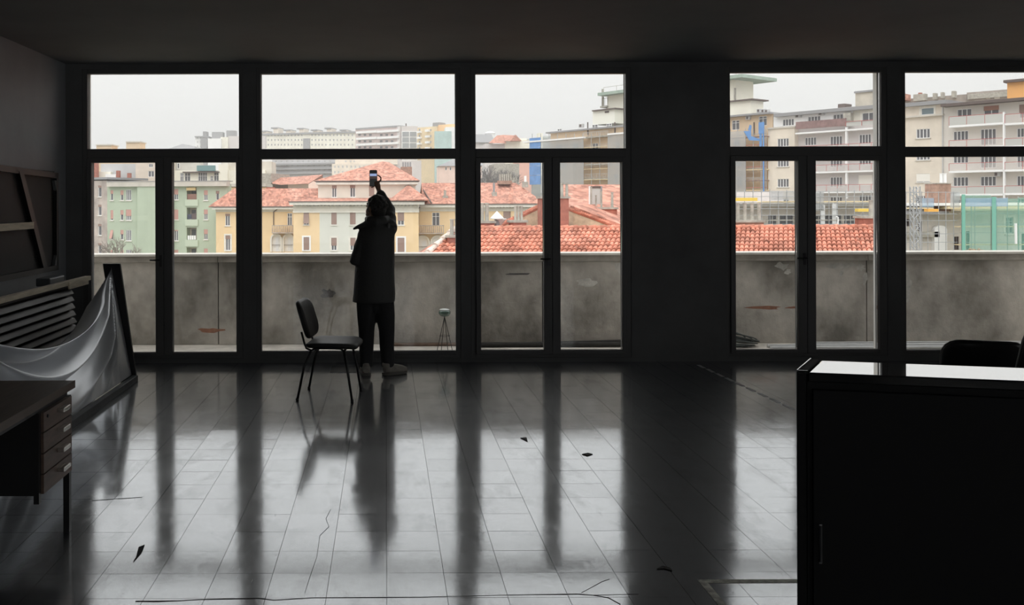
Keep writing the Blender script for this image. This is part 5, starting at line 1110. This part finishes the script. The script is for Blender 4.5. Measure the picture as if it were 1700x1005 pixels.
chimney('tall red brick chimney rising between stone gables', 38.0, (899, 329, 944.5, 384), [(929, 306, 935.5, 328), (938.5, 306, 943.5, 328), (905, 306, 912, 328), (916, 306, 923, 328)], yb=400, deep=1.0)
chimney('wide brick chimney with four pots on the roof right of the stone gable', 42.0, (972, 347, 1024.5, 374), [(979.5, 312, 983, 330), (988, 326, 991, 344), (996.5, 319, 1000, 344), (1014, 321, 1018.5, 344)], yb=392, deep=1.2)
chimney('weathered chimney with four grey pots at the left of the fourth window', 37.0, (1196, 369, 1268, 386), [(1222, 339, 1228, 368), (1233.5, 339, 1239.5, 368), (1245.5, 339, 1251.5, 368), (1257, 339, 1263, 368), (1200, 339, 1206, 368), (1211, 339, 1217, 368)], bm_=M_brick2)
chimney('small brick chimney with one capped pot at the right of the fourth window', 37.0, (1434, 362, 1462, 384), [(1442.5, 334, 1450.5, 361)])
wc = P(825, 351, 37.2); vt = thing('vent_cowl', 'white pointed vent cowl standing beside the fluted chimney pots', 'vent', (wc.x, wc.y, wc.z-1.2))
MB().tube([(wc.x, wc.y, wc.z-.9), (wc.x, wc.y, wc.z-.30)], .10, 12).build('vent_pipe', M_lead, vt); MB().loft([((wc.x, wc.y, wc.z-.32), .27, .27), ((wc.x, wc.y, wc.z-.28), .28, .28), ((wc.x, wc.y, wc.z), .015, .015)], 20).build('cone', M_wht, vt)
MB().loft([((wc.x+.14, wc.y+.1, wc.z-.62), .015, .015), ((wc.x+.14, wc.y+.1, wc.z-.33), .26, .26), ((wc.x+.14, wc.y+.1, wc.z-.30), .26, .26)], 20).build('funnel', M_wht, vt)
# stone gables
gb = thing('stone_gable_house', 'rough stone gable walls with red tiled verge behind the near roof', 'building', (P(930, 380, 40).x, 42, -10))
gl_ = [P(826, 379, 39.6), P(900, 343, 39.6), P(905, 343, 39.6), P(905, 395, 39.6), P(826, 395, 39.6)]; MB().prism(gl_, (0, .5, 0)).build('gable_wall', M_stone, gb)
gl_ = [P(944, 349, 39.6), P(1032, 381, 39.6), P(1032, 395, 39.6), P(905, 395, 39.6), P(905, 349, 39.6)]; MB().prism(gl_, (0, .5, 0)).build('gable_wall', M_stone, gb)
for (p, q, n) in (((946, 347.5), (1036, 381), 26), ((824, 379), (900, 342), 22)):
    a_, b_ = P(*p, 39.45), P(*q, 39.45); vg = MB()
    for k in range(n): u, v = a_.lerp(b_, k/n), a_.lerp(b_, (k+1.1)/n); vg.tube([u+Vector((0, .2, 0)), v+Vector((0, .2, .03))], [.10, .12], 8)
    o = vg.build('verge_tiles', M_tile, gb); o['kind'] = 'stuff'
roofmesh([[P(946, 347, 39.6), P(1075, 395, 39.6), P(1075, 340, 52), P(948, 340, 52)]], parent=gb); MB().box(P(946, 380, 40).x, P(1075, 380, 40).x, 40.2, 52, -16, P(946, 395, 40).z-.5).build('wall', M_stone, gb)
rb = thing('rear_tiled_roof', 'broad plain red tiled roof behind the tall brick chimney', 'roof', (P(990, 330, 62).x, 62, -10))
a0, a1, a2, a3 = P(905, 345, 58), P(1120, 345, 58), P(1120, 306.5, 66), P(905, 306.5, 66); roofmesh([[a0, a1, a2, a3], [a3, a2, P(1120, 335, 75), P(906, 335, 75)]], parent=rb); MB().box(P(906, 335, 73).x, a1.x, 58.5, 73, -16, a0.z-.1).build('wall', M_stone, rb)
wfm = P(978, 342, 43.6); fm = thing('roof_frame', 'white metal frame with glazed panel on the wide brick chimney', 'frame', (wfm.x+.35, wfm.y, wfm.z))
z_ = wfm.z; MB().box(wfm.x, wfm.x+.08, wfm.y, wfm.y+.08, z_, z_+.95).build('post', M_wht, fm); MB().box(wfm.x+.56, wfm.x+.64, wfm.y, wfm.y+.08, z_, z_+.95).build('post', M_lead, fm); MB().box(wfm.x+.08, wfm.x+.56, wfm.y, wfm.y+.08, z_+.86, z_+.95).build('top_rail', M_dk, fm); MB().box(wfm.x+.08, wfm.x+.56, wfm.y+.03, wfm.y+.05, z_+.05, z_+.86).build('panel', M_gpan, fm)

# ---- building site seen over the near roof
bs = building('site_building', 'low pale building under repair beyond the near roof', 1450, 380, 84)
f = Fac(1190, 84, 1790, 84, bs)
for q in ((1275, 357, 1290, 381), (1294, 357, 1318, 381), (1353, 358, 1366, 382), (1369, 357, 1398, 382), (1401, 357, 1424, 382)): f.win(*q, 2, frame=M_wfg, pane=M_pane)
for q in ((1583, 393, 1592, 415), (1604, 384, 1610, 415), (1505, 364, 1513, 376), (1524, 368, 1530, 384), (1696, 388, 1704, 416)): f.win(*q, 2, frame=M_dk, pane=M_pane)
f.win(1669.5, 361, 1682, 388, 2, frame=M_wfg, tr=.25, sill=M_sill, surround=M_sill)
f.wall('wall', mat('site_wall_render', rgb(198, 192, 184), .9, noise=.15, nscale=.5), 1190, 1790, (1450, 339)); f.slab('ledge', M_wht, 1190, 1790, 337.5, .25, -2, 1.4); f.part('ledge_boards', M_board, 1268, 334, 1462, 336.5, 0, 1.5, at=1.5); f.part('ledge_boards', M_board, 1574, 342.5, 1790, 347, .5, 1.8, at=1.8); f.part('metal_flashing', M_lead, 1504, 351, 1575, 354.5, 0, 1.2, at=1.2)
f.part('niche', M_wht, 1551.5, 382, 1572.5, 425, 0, .5, at=.5); c_ = f.uv(1562, 382, .5); u0_, u1_ = f.uv(1551.5, 382, .5)[0], f.uv(1572.5, 382, .5)[0]; r_ = (u1_-u0_)/2
MB().prism([f.w((u0_+u1_)/2-r_*math.cos(math.pi*k/10), c_[1]+r_*.7*math.sin(math.pi*k/10), .5) for k in range(11)], (0, .4, 0)).build('niche_arch', M_wht, bs)
f.slab('string_course', M_grcap, 1504, 1560, 385, .5, 0, .5); f.part('rear_block', M_lil, 1190, 318, 1300, 340, -9, -5, at=-5)
sc = building('scaffold', 'grey tube scaffolding across the low building in the fourth window', 1340, 370, 82, 'scaffolding'); f = Fac(1190, 82, 1790, 82, sc)
for x in range(1222, 1470, 14): f.part('scaffold_pole', M_pole, x-.4, 313+(x*7 % 5), x+.4, 425, 0, .06)
for y in (318, 326, 346, 357, 372): f.slab('scaffold_rail', M_pole, 1190, 1468, y, .05, .06, .12)
for y in (336, 365): f.slab('scaffold_deck', M_grcap, 1190, 1468, y, .08, -1.0, 0)
f.part('dust_net', M_net, 1280, 317, 1325, 333, -.06, -.04); f.part('dust_net', M_net, 1352, 318, 1368, 350, -.06, -.04); f.part('dust_net', mat('white_dust_sheet', rgb(214, 216, 216), .9, alpha=.6), 1382, 338, 1390, 382, -.06, -.04); f.part('dust_net', mat('white_dust_sheet', rgb(214, 216, 216), .9, alpha=.6), 1362, 340, 1370, 382, -.06, -.04)
tag(MB().tube([P(1390, 384, 81), P(1391.5, 366, 81), P(1391, 361, 81), P(1388, 360, 81)], .07, 8).build('white_pipe', M_wht), 'white bent pipe standing against the grey scaffolding', 'pipe')
f0 = Fac(1190, 80, 1790, 80); f0.root = None
def solo(nm, lab, cat, m, *a): u0, u1, z0, z1 = f0.rect(*a); tag(f0.bx(MB(), u0, u1, z0, z1, 0, .6).build(nm, m), lab, cat)
solo('site_box', 'yellow boards stacked on the scaffold above the grey chimney pots', 'boards', M_yb, 1212, 328.5, 1253, 334); solo('site_box', 'yellow crate under the scaffold deck in the fourth window', 'crate', M_yb, 1419, 346.5, 1441, 351.5); solo('site_board', 'orange board on the roof edge beside the brick stack', 'boards', M_ob, 1534, 347, 1551.5, 351.5)
chimney('broad brown brick stack with two white vents in the right window', 83.85, (1552.5, 305, 1579, 352), [(1560, 289, 1564.5, 303.5), (1566, 289, 1571, 303.5)], bm_=M_brick2, potm=M_wht, yb=351.5, deep=1.6)
# crane mast
mp = P(1519, 310, 76); ms = thing('crane_mast', 'grey lattice crane mast standing in the right window', 'crane', (mp.x, mp.y, -16)); hw = .27; zt2 = mp.z
for sx in (-1, 1):
    for sy in (-1, 1): MB().box(mp.x+sx*hw-.035, mp.x+sx*hw+.035, mp.y+sy*hw-.035, mp.y+sy*hw+.035, -16, zt2).build('mast_leg', M_pole, ms)
lt = MB(); z = -6.0; k = 0
while z < zt2-.5:
    for sy in (-1, 1):
        a_, b_ = (-hw, hw) if k % 2 else (hw, -hw); lt.tube([(mp.x+a_, mp.y+sy*hw, z), (mp.x+b_, mp.y+sy*hw, z+.55)], .028, 5); lt.tube([(mp.x-hw, mp.y+sy*hw, z), (mp.x+hw, mp.y+sy*hw, z)], .022, 5)
    for sx in (-1, 1): lt.tube([(mp.x+sx*hw, mp.y-hw, z), (mp.x+sx*hw, mp.y+hw, z+.55)], .028, 5)
    z += .55; k += 1
o = lt.build('lattice', M_pole, ms); o['kind'] = 'stuff'
sc = building('scaffold', 'green netted scaffolding at the lower right of the right window', 1650, 370, 80, 'scaffolding'); f = Fac(1190, 80, 1790, 80, sc)
for x in (1596, 1612, 1618, 1645, 1654, 1672, 1690, 1706, 1724): f.part('scaffold_pole', M_pole, x-.35, 326, x+.35, 425, 0, .06)
for y in (334, 354, 372, 386, 402): f.slab('scaffold_rail', M_pole, 1594, 1730, y, .05, .06, .12)
for y in (348, 376, 406): f.slab('scaffold_deck', M_board, 1594, 1730, y, .08, -1.0, 0)
f.part('green_net', M_gnet, 1594, 324, 1643, 425, .16, .17); f.part('green_net', M_gnet, 1650, 330, 1690, 425, .16, .17); f.part('green_net', M_gnet, 1688, 328, 1735, 425, .20, .21)
f.part('net_fold', mat('green_net_fold', rgb(120, 182, 164), .9, alpha=.8), 1594, 323, 1599, 425, .22, .3); f.part('net_fold', mat('green_net_fold', rgb(120, 182, 164), .9, alpha=.8), 1643.5, 327, 1650, 425, .22, .3)
f.part('blue_net', M_bnet, 1600, 329, 1670, 343, .24, .25)
sc = building('scaffold', 'thin grey scaffolding around the crane mast in the right window', 1540, 370, 81, 'scaffolding'); f = Fac(1190, 80.5, 1790, 80.5, sc)
for x in (1504, 1530, 1540, 1558, 1570, 1583): f.part('scaffold_pole', M_pole, x-.35, 318, x+.35, 425, 0, .06)
for y in (319, 355, 366, 388, 402): f.slab('scaffold_rail', M_pole, 1490, 1590, y, .05, .06, .12)
f.part('blue_net', M_bnet, 1530, 329, 1551, 344, -.06, -.04); f.part('grey_net', M_net, 1578, 320, 1594, 345, -.06, -.04); f.slab('scaffold_deck', M_board, 1490, 1550, 345, .1, -1, 0)
ch = P(1685.5, 371, 79); MB2 = MB().tube([P(1686, 371, 79), P(1686.5, 405, 79)], .10, 8); tag(MB2.build('rubbish_chute', M_wht), 'white rubbish chute hanging beside the green net', 'chute')
rbm = MB(); rr = random.Random(3); rc_ = P(1620, 416, 60)
for k in range(60): a_ = rr.uniform(-1, 1); rbm.ell((rc_.x+a_*.85, rc_.y+rr.uniform(-.4, .4), rc_.z-.25+rr.uniform(0, .35)*(1-abs(a_))), (.16, .14, .10), R('Y', rr.uniform(0, 90)), 6, 4)
rbm.box(rc_.x-1.2, rc_.x+1.2, rc_.y-.8, rc_.y+.8, -16, rc_.z-.2); rb_ = rbm.build('rubble_heap', mat('brown_rubble', rgb(150, 136, 112), .95, noise=.4, nscale=3), fix=False); rb_['kind'] = 'stuff'; tag(rb_, 'brown rubble heap just above the parapet in the right window', 'rubble')

# ------------------------------------------------------------------ winter haze lying over the town
hz = bpy.data.materials.new('winter_haze'); hz.use_nodes = True; t = hz.node_tree; t.nodes.clear()
vo = t.nodes.new('ShaderNodeVolumeScatter'); vo.inputs['Color'].default_value = (.98, .985, 1, 1); vo.inputs['Density'].default_value = .00075
ou = t.nodes.new('ShaderNodeOutputMaterial'); t.links.new(vo.outputs[0], ou.inputs['Volume'])
ho = MB().box(-420, 620, 77, 760, -30, 160).build('haze', hz); ho['kind'] = 'stuff'; tag(ho, 'thin winter haze hanging over the distant town', 'haze')
scn.cycles.volume_bounces = 1
